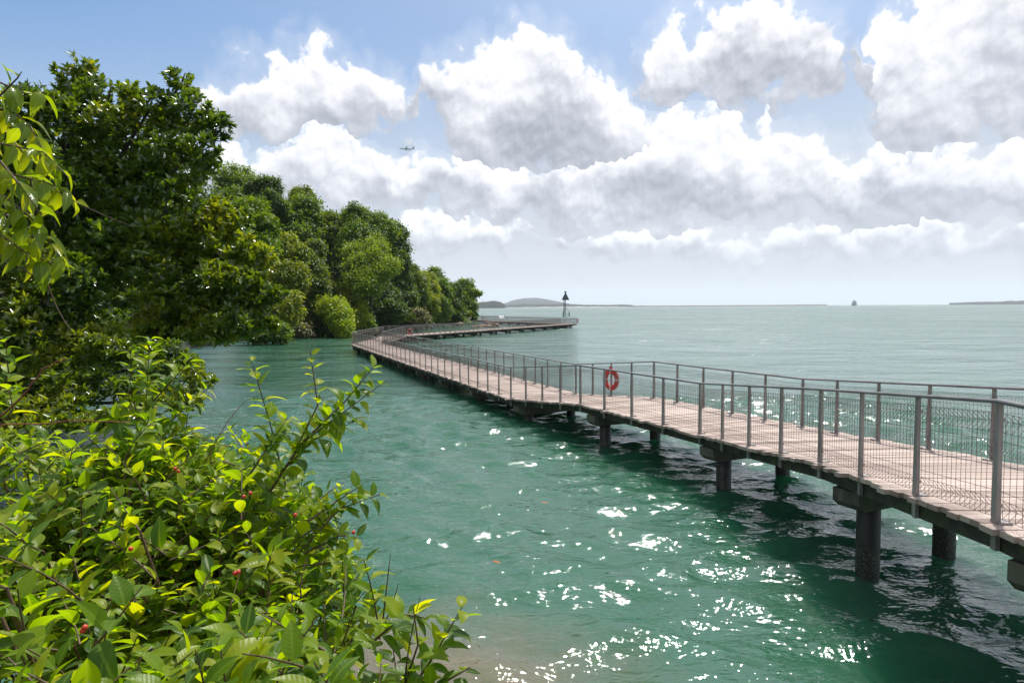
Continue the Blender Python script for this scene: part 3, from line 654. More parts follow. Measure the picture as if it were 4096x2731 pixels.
q = at(1627, 596, 1750); t = empty('aeroplane', q, 'twin engined jet aeroplane crossing the patch of blue sky', 'aeroplane')
bod = stained('aeroplane_skin', [(.3, (.40, .42, .46)), (.7, (.5, .52, .56))], .05, .4, 0); blu = stained('aeroplane_tail_paint', [(.3, (.05, .10, .18)), (.7, (.07, .13, .22))], .05, .4, 0)
mb = MB(); xs = [-20, -19, -17, -13, 8, 14, 18, 20.5]; rs = [.15, .9, 1.6, 2.0, 2.0, 1.6, .9, .25]; zs = [-.3, -.2, -.1, 0, 0, .3, .7, 1.0]
mb.tube([(x, 0, z) for x, z in zip(xs, zs)], rs, 14); fus = mb.build('fuselage', bod, t, True)
def wing(name, root, tip, rc, tc, th_, mat, par=t):
    mb = MB(); r0 = Vector(root); r1 = Vector(tip); v = []
    for p_, c_, h_ in ((r0, rc, th_), (r1, tc, th_*.4)):
        v += [(p_.x-c_*.5, p_.y, p_.z), (p_.x, p_.y, p_.z+h_), (p_.x+c_*.5, p_.y, p_.z), (p_.x, p_.y, p_.z-h_)]
    mb.add(v, [(0, 1, 5, 4), (1, 2, 6, 5), (2, 3, 7, 6), (3, 0, 4, 7), (0, 3, 2, 1), (4, 5, 6, 7)]); return mb.build(name, mat, par)
for s in (-1, 1):
    wg = wing('wing', (-1.5, s*1.6, -.9), (5.5, s*18, 1.6), 7, 1.8, .45, bod)
    wing('tailplane', (17, s*.6, 1.0), (20.5, s*6.5, 1.6), 3.6, 1.3, .2, bod)
    mb = MB(); mb.tube([(-5.2, s*5.6, -2.1), (-4.2, s*5.6, -2.1), (-1.2, s*5.6, -1.9), (-.4, s*5.6, -1.9)], [1.0, 1.15, .95, .6], 12); mb.build('engine', blu, wg, True)
mb = MB(); v = []
for o in (-.2, .2): v += [(13.5, o, 1.6), (18.5, o, 1.3), (21.3, o, 7.6), (18.8, o, 7.6)]
mb.add(v, [(0, 1, 2, 3), (7, 6, 5, 4), (0, 4, 5, 1), (1, 5, 6, 2), (2, 6, 7, 3), (3, 7, 4, 0)]); mb.build('tail_fin', blu, t)
t.rotation_euler = (R(-4), R(5), R(-6))

# ------------------------------------------------------------------ vegetation helpers
def unit(a): return a/(np.linalg.norm(a, axis=-1, keepdims=True)+1e-9)
def leaves(c, axis, nrm, ln, wd, fold=.12):
    """folded two-triangle leaves; c base point, axis towards the tip"""
    axis = unit(axis); side = unit(np.cross(axis, nrm)); up_ = np.cross(side, axis)
    ln = ln[:, None]; wd = wd[:, None]
    tip = c+axis*ln; mid = c+axis*ln*.5
    l = mid-side*wd*.5+up_*wd*fold*2; r = mid+side*wd*.5+up_*wd*fold*2
    n = len(c); v = np.stack([c, r, tip, l], 1).reshape(-1, 3); o = (np.arange(n)*4)[:, None]
    return v, np.concatenate([o+np.array([[0, 1, 2]]), o+np.array([[0, 2, 3]])])
def leaves6(c, axis, nrm, ln, wd, fold=.1, droop=.15):
    """rounder leaf: six-point outline folded on the midrib"""
    axis = unit(axis); side = unit(np.cross(axis, nrm)); up_ = np.cross(side, axis); ln = ln[:, None]; wd = wd[:, None]
    f = up_*wd*fold
    pts = [c, c+axis*ln*.33+side*wd*.42+f, c+axis*ln*.72+side*wd*.40+f-up_*ln*droop*.4, c+axis*ln-up_*ln*droop, c+axis*ln*.72-side*wd*.40+f-up_*ln*droop*.4, c+axis*ln*.33-side*wd*.42+f]
    n = len(c); v = np.stack(pts, 1).reshape(-1, 3); o = (np.arange(n)*6)[:, None]
    return v, np.concatenate([o+np.array([[0, 1, 2, 3]]), o+np.array([[0, 3, 4, 5]])])
def lumps(blobs, k, lo=.26, hi=.42):
    """break each ellipsoid into knobbly lumps over its skin"""
    out = []
    for c, rx, ry, rz in blobs:
        out.append((Vector(c), rx*.72, ry*.72, rz*.72))
        for j in range(k):
            d = unit(rng.normal(size=3)); d[2] = d[2]*.8+.12; f_ = rng.uniform(lo, hi); o = rng.uniform(.55, .95-f_*.3)
            out.append((Vector((c[0]+d[0]*rx*o, c[1]+d[1]*ry*o, c[2]+d[2]*rz*o)), rx*f_, ry*f_, min(rz, rx*1.2)*f_))
    return out
def in_blobs(blobs, n, shell):
    """points in a union of ellipsoids, crowded towards the skin; returns points and outward directions"""
    B = np.array([[*b[0], b[1], b[2], b[3]] for b in blobs]); w = (B[:, 3]*B[:, 4]*B[:, 5])**.67; k = rng.choice(len(B), n, p=w/w.sum())
    d = unit(rng.normal(size=(n, 3))); r = rng.random(n)**(1/shell)*(1+(rng.random(n) < .14)*rng.uniform(0, .38, n))
    return B[k, :3]+d*B[k, 3:]*r[:, None], d
def crown(blobs, n, size, per=12, spread=.5, shell=5.0, drape=0.0, aspect=.5, six=False, jitter=.5):
    """leaf clumps scattered through the crown"""
    m = max(8, n//per); cc, cd_ = in_blobs(blobs, m, shell)
    k = np.repeat(np.arange(m), per); n = len(k)
    off = rng.normal(size=(n, 3))*spread*np.array([1, 1, .7]); 
    if drape: off[:, 2] -= np.abs(rng.normal(size=n))*spread*drape*1.6
    c = cc[k]+off
    out = unit(cd_[k]*np.array([1, 1, .6])+rng.normal(size=(n, 3))*jitter)
    if drape:
        axis = unit(out*.6+np.array([0, 0, -drape])+rng.normal(size=(n, 3))*.35); nrm = unit(out*.8+np.array([0, 0, .9])+rng.normal(size=(n, 3))*.35)
    else:
        axis = unit(out+np.array([0, 0, -.1])+rng.normal(size=(n, 3))*.3); nrm = unit(np.array([0, 0, 1.])+out*.4+rng.normal(size=(n, 3))*.55)
    ln = size*rng.uniform(.65, 1.25, n)
    return (leaves6 if six else leaves)(c, axis, nrm, ln, ln*aspect)
def tree(name, blobs, mat, n, size, label, cat='tree', trunk=None, tr=.25, group=None, limbs=6, **kw):
    B = [(Vector(b[0]), b[1], b[2] if len(b) > 2 else b[1], b[3] if len(b) > 3 else (b[2] if len(b) > 2 else b[1])) for b in blobs]
    low = min(b[0].z-b[3] for b in B); cx = sum((b[0]*b[1] for b in B), Vector())/sum(b[1] for b in B)
    if trunk is None:
        gz = float(land_z(np.array([cx.x]), np.array([cx.y+1.0]))[0]); base = Vector((cx.x-1.5, cx.y+5.0, max(float(land_z(np.array([cx.x-1.5]), np.array([cx.y+5.0]))[0]), -.6)-.3))
    else: base = Vector(trunk)
    root = empty(name, base, label, cat, group)
    mb = MB(); topb = max(B, key=lambda b: b[0].z)
    p1 = base.lerp(cx, .6)+Vector((.3, .2, 0)); mb.tube([base-base, p1-base, cx-base, topb[0]-base], [tr*1.3, tr, tr*.75, tr*.3], 8)
    for b in B[:limbs]:
        mid = (p1.lerp(b[0], .5)); mid.z += .1*b[1]; mb.tube([p1-base, mid-base, b[0]-base], [tr*.5, tr*.35, tr*.12], 6)
    mb.build('trunk', M['bark'], root, True)
    v, f = crown(lumps([(b[0]-base, b[1], b[2], b[3]) for b in B], 13, .15, .42), n, size, **kw)
    tag(link('crown', np_mesh('crown', v, [f], True), mat, root), kind='stuff')
    return root

# ------------------------------------------------------------------ trees on the hillside
def c6(x, y): return (800+x/1.845, 600+y/1.845)      # survey crop to picture
def blob(x, y, r, Y, ry=None, sq=1.0):
    p = at(*c6(x, y), Y); k = 1.25*Y/F/1.845; return (p, r*k, r*k*.9, (ry or r)*k*sq)
G_ = None
def hill(label, mat, Y, bl, n=9000, size=.34, **kw):
    size *= 1.45
    kw.setdefault('spread', .30); kw.setdefault('drape', .45); n = int(n*1.35); kw['drape'] = min(kw['drape'], .7); kw.setdefault('shell', 6.0)
    name = kw.pop('name', 'jungle_tree')
    ym = sum(b[1] for b in bl)/len(bl); rk = Y/F/1.845*.9
    return tree(name, [blob(b[0], b[1], b[2], Y+(ym-b[1])*rk, b[3] if len(b) > 3 else None) for b in bl], M[mat], n, size, label, kw.pop('cat', 'tree'), **kw)
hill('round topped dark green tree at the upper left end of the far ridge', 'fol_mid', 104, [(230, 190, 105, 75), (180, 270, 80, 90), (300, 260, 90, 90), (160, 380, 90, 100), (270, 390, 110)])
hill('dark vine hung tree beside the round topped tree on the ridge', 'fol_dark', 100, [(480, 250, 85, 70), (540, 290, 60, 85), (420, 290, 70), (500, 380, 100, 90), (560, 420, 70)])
hill('bright broad leaved tree below the ridge, in front of the dark vine hung tree', 'fol_mid', 74, [(330, 420, 100, 80), (250, 480, 90), (420, 470, 90), (350, 560, 130), (460, 560, 90, 110), (300, 680, 130), (430, 690, 110)], size=.34, drape=.3, n=10000)
hill('narrow dark treetop poking above the ridge line', 'fol_olive', 112, [(755, 335, 65, 60), (800, 400, 50), (740, 400, 70), (830, 420, 30)])
hill('dome crowned green tree under the narrow dark treetop', 'fol_mid', 102, [(750, 420, 105, 80), (700, 500, 110, 100), (800, 500, 80, 100), (740, 600, 120, 90), (650, 540, 70)])
hill('brownish green flat topped tree between two taller crowns on the ridge', 'fol_olive', 112, [(970, 510, 90, 60), (910, 560, 70, 70), (1030, 560, 80, 70), (960, 640, 110, 80)])
hill('tall vine draped column of foliage at the middle of the ridge', 'fol_mid', 106, [(1140, 470, 80, 75), (1150, 590, 80, 110), (1110, 700, 80, 120), (1190, 660, 70, 110)], drape=1.1)
hill('wide vine draped crown next to the tall foliage column', 'fol_mid', 108, [(1300, 540, 90, 75), (1370, 590, 80, 80), (1240, 580, 60, 80), (1310, 670, 110, 90)], drape=1.0)
hill('large dark creeper covered tree whose crown ends the high ridge', 'fol_dark', 110, [(1440, 620, 80, 80), (1480, 710, 60, 100), (1400, 720, 90, 110), (1440, 830, 90, 110), (1500, 830, 45, 90)], n=12000, drape=1.1)
hill('pale yellow green feathery tree standing out against dark crowns', 'fol_pale', 94, [(1300, 720, 62, 72), (1140, 770, 60, 82), (1280, 820, 80, 90), (1180, 880, 85, 90), (1410, 870, 58, 66), (1250, 940, 100, 70), (1330, 910, 70, 70), (1230, 1010, 90, 60), (1150, 960, 60, 60)], n=15000, size=.26, drape=0, spread=.42, jitter=.8)
hill('tall olive curtain of creepers falling from the slope to the water', 'fol_vine', 84, [(600, 690, 110, 85), (560, 800, 100, 130), (680, 770, 85, 130), (700, 930, 75, 150), (620, 980, 90, 160), (700, 1130, 50, 130), (650, 1200, 50, 110)], n=17000, size=.3, drape=1.3)
hill('dark crown in the shade behind the creeper curtain', 'fol_dark', 92, [(520, 760, 100, 130), (470, 900, 110, 130), (560, 1000, 110, 140), (580, 1180, 90, 120)])
hill('soft olive crown to the right of the creeper curtain', 'fol_olive', 92, [(840, 740, 65, 65), (820, 840, 75, 80), (860, 920, 60, 80), (830, 1010, 75, 90)], drape=1.0)
hill('greyish green bushy tree low on the slope beside the creeper curtain', 'fol_olive', 90, [(860, 1010, 55, 60), (830, 1100, 70, 80), (880, 1180, 70, 80), (800, 1200, 60, 90)])
hill('yellow leaved spreading crown above the lime green bush', 'fol_vine', 93, [(990, 1020, 85, 50), (930, 1050, 55, 45), (1050, 1050, 60, 60), (1100, 1120, 75, 70), (1160, 1190, 60, 75)], drape=1.0)
hill('lime green sunlit bush at the edge of the water', 'fol_lime', 86, [(985, 1130, 62, 55), (1010, 1200, 70, 65), (1050, 1260, 55, 70), (940, 1150, 40), (1070, 1320, 40, 55)], cat='bush', name='lime_bush', size=.26, spread=.4, drape=.4)
hill('dark green tree sloping to the water right of the lime green bush', 'fol_mid', 95, [(1130, 1200, 70, 70), (1180, 1270, 70, 80), (1230, 1310, 45, 55), (1120, 1310, 60, 60)])
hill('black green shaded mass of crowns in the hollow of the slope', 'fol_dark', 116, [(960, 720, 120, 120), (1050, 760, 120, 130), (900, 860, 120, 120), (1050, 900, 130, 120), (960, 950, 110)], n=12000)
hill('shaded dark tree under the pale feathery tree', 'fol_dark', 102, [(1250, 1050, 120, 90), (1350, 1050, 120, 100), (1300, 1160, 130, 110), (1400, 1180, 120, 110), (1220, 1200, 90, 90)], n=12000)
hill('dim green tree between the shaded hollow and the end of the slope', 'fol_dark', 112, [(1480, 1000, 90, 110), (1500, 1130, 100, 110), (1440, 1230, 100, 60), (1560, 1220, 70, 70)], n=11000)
hill('light olive crown just below the high dark creeper covered tree', 'fol_olive', 120, [(1560, 920, 60, 70), (1600, 980, 70, 80), (1540, 1030, 60, 80), (1620, 1060, 60, 90)])
hill('sunlit olive tree stepping down towards the point', 'fol_vine', 128, [(1660, 960, 60, 65), (1700, 1020, 60, 70), (1640, 1090, 70, 90), (1690, 1150, 55, 90)], size=.36)
hill('slender green tree with a thin open top near the point', 'fol_mid', 138, [(1730, 890, 40, 26), (1690, 900, 18, 18), (1770, 920, 14, 14), (1740, 970, 70, 55), (1770, 1060, 75, 90), (1790, 1160, 60, 100), (1720, 1200, 60, 80)], size=.38)
hill('dark upright tree second from the end of the wooded point', 'fol_dark', 148, [(1870, 1040, 52, 55), (1840, 1110, 60, 90), (1880, 1180, 55, 90), (1860, 1230, 60, 50)], size=.4)
hill('last tree of the wooded point with twigs reaching over the boardwalk', 'fol_mid', 158, [(1955, 1000, 50, 46), (1990, 1070, 45, 60), (1940, 1110, 50, 80), (1995, 1160, 38, 70), (1960, 1220, 48, 60), (2035, 1045, 24, 16), (2060, 1052, 10, 9), (2015, 1220, 20, 60)], size=.42, n=10000, drape=.5)
hill('pale greyish bush at the foot of the dark trees', 'fol_dry', 104, [(1620, 1200, 40, 32), (1640, 1250, 36, 26), (1590, 1260, 30, 20)], n=2600, size=.26, cat='bush', name='dry_bush')
hill('pale greyish bush overhanging the water left of the lime bush', 'fol_dry', 84, [(730, 1310, 62, 36), (690, 1335, 40, 28), (775, 1335, 36, 28)], n=2600, size=.24, cat='bush', name='dry_bush')
hill('low dark undergrowth along the waterline below the creeper curtain', 'fol_dark', 90, [(820, 1280, 80, 60), (900, 1300, 80, 60), (980, 1330, 60, 45), (1180, 1345, 70, 30), (1080, 1345, 60, 30)], n=8000, cat='bush', name='undergrowth_bush')
hill('low dark undergrowth at the waterline behind the boardwalk bend', 'fol_dark', 112, [(1300, 1265, 90, 35), (1420, 1260, 90, 35), (1520, 1260, 80, 30), (1620, 1265, 60, 25), (1240, 1275, 60, 30)], n=7000, cat='bush', name='undergrowth_bush')
hill('low green undergrowth on the point under the last trees', 'fol_mid', 150, [(1760, 1255, 70, 24), (1850, 1258, 60, 20), (1930, 1262, 60, 18), (1700, 1258, 50, 22)], n=5000, size=.36, cat='bush', name='undergrowth_bush')
hill('green shoreline bush between the big glossy tree and the creeper curtain', 'fol_mid', 70, [(560, 1330, 60, 50), (500, 1310, 70, 60), (600, 1370, 40, 24), (430, 1350, 70, 50)], n=6000, size=.26, cat='bush', name='undergrowth_bush')

hill('dark row of crowns behind the gaps of the ridge top', 'fol_dark', 128, [(380, 420, 140, 110), (620, 520, 150, 120), (860, 620, 150, 120), (700, 700, 150, 130), (1060, 640, 130, 110), (1000, 800, 150, 140), (1230, 720, 130, 120), (1380, 780, 110, 120), (500, 640, 150, 140)], n=16000, size=.42, spread=.4)
hill('dark crowns filling the lower slope behind the pale feathery tree', 'fol_dark', 124, [(900, 1000, 150, 130), (1100, 1020, 150, 130), (1280, 1000, 130, 130), (1450, 1080, 120, 130), (1560, 1130, 90, 110), (700, 1000, 150, 150), (800, 1180, 140, 110), (1000, 1200, 140, 110), (1200, 1200, 140, 90), (1400, 1220, 120, 70)], n=16000, size=.40, spread=.4)
hill('dark crowns closing the gaps along the point', 'fol_dark', 160, [(1640, 1080, 80, 90), (1740, 1110, 80, 100), (1830, 1150, 70, 90), (1920, 1170, 60, 80), (1680, 1190, 80, 70), (1800, 1210, 80, 60)], n=9000, size=.42, spread=.4)
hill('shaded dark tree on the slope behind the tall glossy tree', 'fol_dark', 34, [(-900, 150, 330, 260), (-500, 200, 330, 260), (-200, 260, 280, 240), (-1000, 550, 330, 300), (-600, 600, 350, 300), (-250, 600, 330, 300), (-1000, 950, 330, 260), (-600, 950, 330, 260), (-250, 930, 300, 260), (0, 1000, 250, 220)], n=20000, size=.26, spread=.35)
# ------------------------------------------------------------------ big glossy leaved trees on the near shore
def pb(x, y, r, Y, ry=None):
    Y = Y+(470-y)*.0052; p = atp(x, y, Y); k = Y*K/F; return (p, r*k, r*k*.95, (ry or r)*k)
def rosettes(blobs, n, size, shell, tips=9):
    m = n//tips; cc, cd_ = in_blobs(blobs, m, shell); k = np.repeat(np.arange(m), tips)
    tw = unit(cd_*np.array([1, 1, .5])+np.array([0, 0, .55])+rng.normal(size=(m, 3))*.35)
    ax = unit(tw[k]*.75+unit(rng.normal(size=(len(k), 3)))*.85); nr = unit(tw[k]*1.0+np.array([0, 0, .5])+rng.normal(size=(len(k), 3))*.35)
    c = cc[k]-tw[k]*rng.uniform(0, .12, len(k))[:, None]; ln = size*rng.uniform(.7, 1.25, len(k))
    return leaves6(c, ax, nr, ln, ln*.46, .12, .10)
def glossy(label, blobs, base, n, size, mat, tr=.22, name='glossy_tree', shell=7.0, core=None):
    B = [(Vector(b[0]), *b[1:]) for b in blobs]; base = Vector(base); root = empty(name, base, label, 'tree')
    cx = sum((b[0]*b[1] for b in B), Vector())/sum(b[1] for b in B); mb = MB()
    p1 = base.lerp(cx, .55); mb.tube([Vector(), (p1-base)*.5+Vector((.2, .1, 0)), p1-base], [tr*1.4, tr*1.1, tr], 9)
    for b in B:
        mid = p1.lerp(b[0], .5)+Vector((0, 0, .15)); mb.tube([p1-base, mid-base, b[0]-base, b[0]-base+Vector((.1, 0, b[3]*.6))], [tr*.55, tr*.32, tr*.14, .012], 6)
    mb.build('trunk', M['bark'], root, True)
    v, f = rosettes(lumps([(b[0]-base, *b[1:]) for b in B], 22, .16, .36), n, size, shell)
    tag(link('crown', np_mesh('crown', v, [f], True), mat, root), kind='stuff')
    return root
glossy('tall dark glossy leaved tree with ragged top overhanging the near shore',
       [pb(185, 165, 46, 17, 40), pb(160, 215, 42, 17, 50), pb(250, 225, 80, 17, 60), pb(345, 250, 75, 17, 55), pb(418, 190, 36, 17, 36), pb(440, 265, 62, 17, 60), pb(505, 300, 42, 17, 34), pb(300, 350, 130, 17.5, 100), pb(415, 380, 95, 17, 80), pb(150, 310, 95, 17.5, 90), pb(240, 470, 140, 17.5, 110), pb(380, 490, 120, 17, 100), pb(330, 600, 140, 17.5, 100), pb(150, 560, 140, 18, 110)],
       (-17.5, 20.5, .5), 30000, .19, M['leaf_big'])
glossy('glossy leaved tree leaning over the water with sunlit silvery leaves',
       [pb(520, 500, 60, 18, 50), pb(470, 560, 90, 18, 80), pb(570, 590, 60, 18, 60), pb(520, 660, 100, 18, 80), pb(600, 680, 48, 18, 40), pb(420, 690, 110, 18, 80), pb(560, 740, 70, 18, 44), pb(480, 765, 80, 18, 38), pb(620, 745, 28, 18, 20), pb(360, 760, 80, 18, 40)],
       (-17.2, 23.5, .4), 19000, .175, M['leaf_big2'])
glossy('dim leafy tree at the left edge behind the overhanging branch',
       [pb(40, 260, 90, 15, 80), pb(110, 250, 60, 15, 50), pb(60, 420, 120, 15.5, 110), pb(-40, 350, 120, 15, 140), pb(30, 600, 130, 15.5, 110), pb(140, 660, 110, 16, 80), pb(-40, 740, 120, 15, 100), pb(80, 760, 120, 16, 80)],
       (-17.6, 15, .8), 20000, .165, M['leaf_big'])
glossy('low shadowed shrub overhanging dark water beneath the big glossy tree',
       [pb(230, 800, 110, 16.5, 60), pb(370, 830, 80, 16.5, 50), pb(450, 870, 45, 16, 40), pb(330, 900, 90, 16, 50), pb(180, 890, 90, 16, 60), pb(60, 850, 100, 16, 80), pb(100, 940, 90, 15.5, 40), pb(420, 920, 50, 16, 28), pb(-30, 940, 90, 15, 60), pb(40, 985, 80, 15, 36), pb(190, 965, 80, 15.5, 30), pb(300, 950, 60, 15.5, 28)],
       (-17.0, 17.5, .2), 17000, .14, M['leaf_big2'], .14, 'shore_shrub')

glossy('shaded understorey bush on the slope deep behind the glossy trees',
       [pb(60, 640, 150, 23, 90), pb(230, 640, 150, 23, 90), pb(380, 640, 120, 24, 80), pb(120, 760, 150, 22, 80), pb(300, 760, 150, 22.5, 70), pb(440, 740, 90, 24, 60), pb(200, 840, 150, 20, 50), pb(40, 830, 130, 20, 70)],
       (-19.5, 24, 1.5), 26000, .19, M['leaf_big'], .14, 'understorey_bush')

# ------------------------------------------------------------------ foreground shrubs, leaf by leaf
def leaf_mesh(name, aspect, curl, fold, wave, mat, nseg=7):
    ys = np.linspace(0, 1, nseg+1); w = aspect*.5*np.sin(np.pi*ys**.82)**.85*np.where(ys > .75, 1-.35*(ys-.75)/.25, 1); w[0] = .015; w[-1] = .004
    v = []; uv = []
    for y, ww in zip(ys, w):
        z = -curl*y*y; dy = y*(1-.18*curl*y)
        for sx in (-1, -.5, 0, .5, 1):
            v.append((sx*ww, dy, z+fold*abs(sx)*ww*2+wave*math.sin(y*9)*abs(sx)*.06)); uv.append((sx*ww/aspect, y))
    f = [(i*5+k, i*5+k+1, i*5+k+6, i*5+k+5) for i in range(nseg) for k in range(4)]
    me = np_mesh(name, np.array(v), [np.array(f)], True, np.array(uv)); me.materials.append(mat)
    return me, np.array(v), np.array(f), np.array(uv)
LEAF = [leaf_mesh('leaf', a, c, fo, wv, M['leaf_near']) for a, c, fo, wv in ((.52, .30, .18, .3), (.58, .55, .14, -.4), (.46, .15, .24, .2), (.62, .40, .10, .5), (.50, .75, .16, .1))]
OVER = [leaf_mesh('leaf', a, c, fo, wv, M['leaf_over']) for a, c, fo, wv in ((.40, .45, .2, .3), (.43, .7, .16, -.4), (.37, .3, .24, .4))]

def twig_leaves(pts, size, step, droop=.35, start=.12, end=1.0, nvar=5, upright=.35, tipscale=.7):
    """leaf matrices in pairs along a twig"""
    pts = np.array([p[:] for p in pts]); seg = np.linalg.norm(np.diff(pts, axis=0), axis=1); cum = np.concatenate([[0], np.cumsum(seg)]); L_ = cum[-1]; out = []
    s = L_*start; k = random.random()*6
    while s < L_*end:
        p = np.array([np.interp(s, cum, pts[:, i]) for i in range(3)]); q = np.array([np.interp(min(s+.01, L_), cum, pts[:, i]) for i in range(3)])-np.array([np.interp(max(s-.01, 0), cum, pts[:, i]) for i in range(3)])
        t = Vector(q).normalized(); a = t.orthogonal().normalized(); b = t.cross(a); k += 1.35+random.uniform(-.3, .3)
        for sd in (0, math.pi):
            if random.random() < .10: continue
            d = a*math.cos(k+sd)+b*math.sin(k+sd)
            ax = (d*random.uniform(.75, 1.1)+t*random.uniform(.25, .8)+Vector((0, 0, upright-droop*random.random()))).normalized()
            nz = (Vector((0, 0, 1))+t*.25+Vector((random.gauss(0, .3), random.gauss(0, .3), 0))); x = ax.cross(nz).normalized(); z = x.cross(ax)
            frac = s/L_; sz = size*random.uniform(.75, 1.2)*(1-(1-tipscale)*max(0, (frac-.6)/.4))
            m = Matrix((x*sz*random.uniform(.85, 1.15), ax*sz, z*sz)).transposed().to_4x4(); m.translation = Vector(p)+d*.006
            out.append((m, random.randrange(nvar)))
        s += step*random.uniform(.8, 1.25)
    return out
def bezier(p0, p1, p2, n=6): return [p0.lerp(p1, t).lerp(p1.lerp(p2, t), t) for t in [i/(n-1) for i in range(n)]]

class Plant:
    def __init__(s, name, base, label, cat, lib, limit=300, group=None):
        s.root = empty(name, base, label, cat, group); s.base = Vector(base); s.lv = []; s.P0 = []; s.P1 = []; s.r0 = []; s.r1 = []; s.lib = lib; s.limit = limit
    def stem(s, pts, r0, r1):
        n = len(pts)-1
        for i in range(n):
            s.P0.append((pts[i]-s.base)[:]); s.P1.append((pts[i+1]-s.base)[:]); s.r0.append(r0+(r1-r0)*i/n); s.r1.append(r0+(r1-r0)*(i+1)/n)
    def done(s, stemmat):
        eye = Vector((0, 0, CAMZ))
        if s.P0:
            v, f = prisms(s.P0, s.P1, s.r0, s.r1, 6); tag(link('twig', np_mesh('twig', v, [f], True), stemmat, s.root), kind='stuff')  # main stems and any trunk share this mesh with the twigs
        s.lv.sort(key=lambda q: (q[0].translation-eye).length - .55*q[0].translation.z)
        inframe = []; rest = []
        for q in s.lv:
            t = q[0].translation-eye; u = t.dot(right)/-t.dot(back) if t.dot(back) < 0 else 9; w = t.dot(up)/-t.dot(back) if t.dot(back) < 0 else 9
            (inframe if abs(u) < .80 and abs(w) < .54 and len(inframe) < s.limit else rest).append(q)
        for m, k in inframe:
            o = link('leaf', s.lib[k][0], None, s.root); o.matrix_local = Matrix.Translation(-s.base) @ m
        if rest:
            vs_, fs_, us_ = [], [], []; n = 0
            for m, k in rest:
                me, v, f, uv = s.lib[k]; A = np.array(m); vs_.append(v @ A[:3, :3].T+A[:3, 3]-np.array(s.base[:])); fs_.append(f+n); us_.append(uv); n += len(v)
            tag(link('foliage', np_mesh('foliage', np.concatenate(vs_), [np.concatenate(fs_)], True, np.concatenate(us_)), s.lib[0][1] is not None and s.lib[0][0].materials[0], s.root), kind='stuff')

E0 = Vector((0, 0, CAMZ))
def top_z(x, y):                         # height of the shrubbery's surface relative to the eye
    return -.69+.07*max(0, min(1, (-x-1.3)/.4))-.07*math.sin(x*6+1)-.07*math.sin(y*5.2+x*2)-.10*max(0, x+1.3)-.22*max(0, y-3.0)-.30*max(0, x+.42+.42*max(0, y-1.7)*.5)
SHRUBS = [((-2.05, 2.95), .55, 'leafy green shrub at the left edge beside the shaded water'), ((-1.5, 3.05), .50, 'leafy green shrub with an upright sprig against the dark shore'),
          ((-1.12, 2.72), .42, 'leafy green shrub with long sprigs reaching over the water towards the boardwalk'), ((-1.45, 2.3), .50, 'leafy green shrub in the middle of the thicket with red tendrils'),
          ((-.93, 2.12), .42, 'leafy green shrub spreading sideways over open water'), ((-1.05, 1.62), .42, 'broad leaved green shrub with a dark hollow beside it'),
          ((-.56, 1.72), .27, 'green shrub at the outer corner of the thicket with a bare dry twig'), ((-.38, 1.3), .27, 'large leaved shrub above the brown shallows'), ((-.80, 1.2), .30, 'largest leaved bright shrub at the foot of the thicket')]
plants = []
def ground_z(x, y):
    e_ = 4.5+.5*math.sin(x*1.3)+.25*math.sin(x*3.1+1)-max(0, min(3, x+.6))*1.6; t_ = max(-.9, min(1, (e_-y)/2.6)); return 2.3*math.sin(t_*math.pi/2) if t_ > 0 else t_*1.2
for i, ((cx, cy), r, label) in enumerate(SHRUBS):
    base = Vector((cx, cy, ground_z(cx, cy)-.08)); P = Plant('leafy_shrub', base, label, 'shrub', LEAF); plants.append(P)
    ntw = int(150*r*r/.25*(1.35 if cy > 1.9 else 1.0))
    for k in range(ntw):
        a = random.random()*6.283; rr = r*1.15*math.sqrt(random.random()); x = cx+rr*math.cos(a); y = cy+rr*math.sin(a)
        if (x+1.02)**2+(y-1.78)**2 < .022: continue
        dep = random.random()**1.6*.55-(random.uniform(.04, .15) if random.random() < .16 else 0); z = CAMZ+top_z(x, y)-dep
        tip = Vector((x, y, z)); lean = Vector((math.cos(a)*rr/r*.5+random.gauss(0, .35), math.sin(a)*rr/r*.5+random.gauss(0, .35), random.uniform(.35, 1.0))).normalized()
        ln = random.uniform(.16, .34); st = tip-lean*ln; mid = st.lerp(tip, .5)+Vector((random.gauss(0, .02), random.gauss(0, .02), random.gauss(0, .015)))
        tw = bezier(st, mid, tip, 5); P.stem(tw, .0035, .0014)
        if k % 5 == 0: P.stem(bezier(base+Vector((random.gauss(0, .05), random.gauss(0, .05), 0)), base.lerp(st, .6)+Vector((0, 0, .15)), st, 6), .011, .004)
        big = 1.0+.20*max(0, 1.9-cy); P.lv += twig_leaves(tw, random.choice((.048, .062, .074, .084, .094))*random.uniform(.85, 1.1)*big, random.uniform(.030, .042)*big)
def sprig(i, pts, size=.07, step=.036, r=.004):
    p = [atp(*q) for q in pts]; c = []
    for a, b in zip(p[:-1], p[1:]): c += [a.lerp(b, t/4) for t in range(4)]
    c.append(p[-1]); plants[i].stem(c, r, .0013); plants[i].lv += twig_leaves(c, size*1.2, step*.72, start=.02)
sprig(1, [(318, 1090, 3.0), (335, 930, 2.95), (345, 775, 2.9)], .068)
sprig(1, [(335, 940, 2.95), (390, 880, 2.92), (440, 822, 2.9)], .066)
sprig(1, [(330, 1000, 2.95), (300, 900, 2.92), (300, 800, 2.9)], .06)
sprig(1, [(300, 1060, 3.0), (400, 960, 2.9), (480, 890, 2.9)], .066)
sprig(2, [(660, 1130, 2.6), (620, 970, 2.6), (578, 830, 2.55)], .066, .05)
sprig(2, [(600, 1160, 2.5), (690, 1020, 2.45), (790, 925, 2.4), (862, 838, 2.4)], .066, .04, .006)
sprig(2, [(690, 1020, 2.45), (770, 960, 2.4), (880, 880, 2.4)], .062, .045)
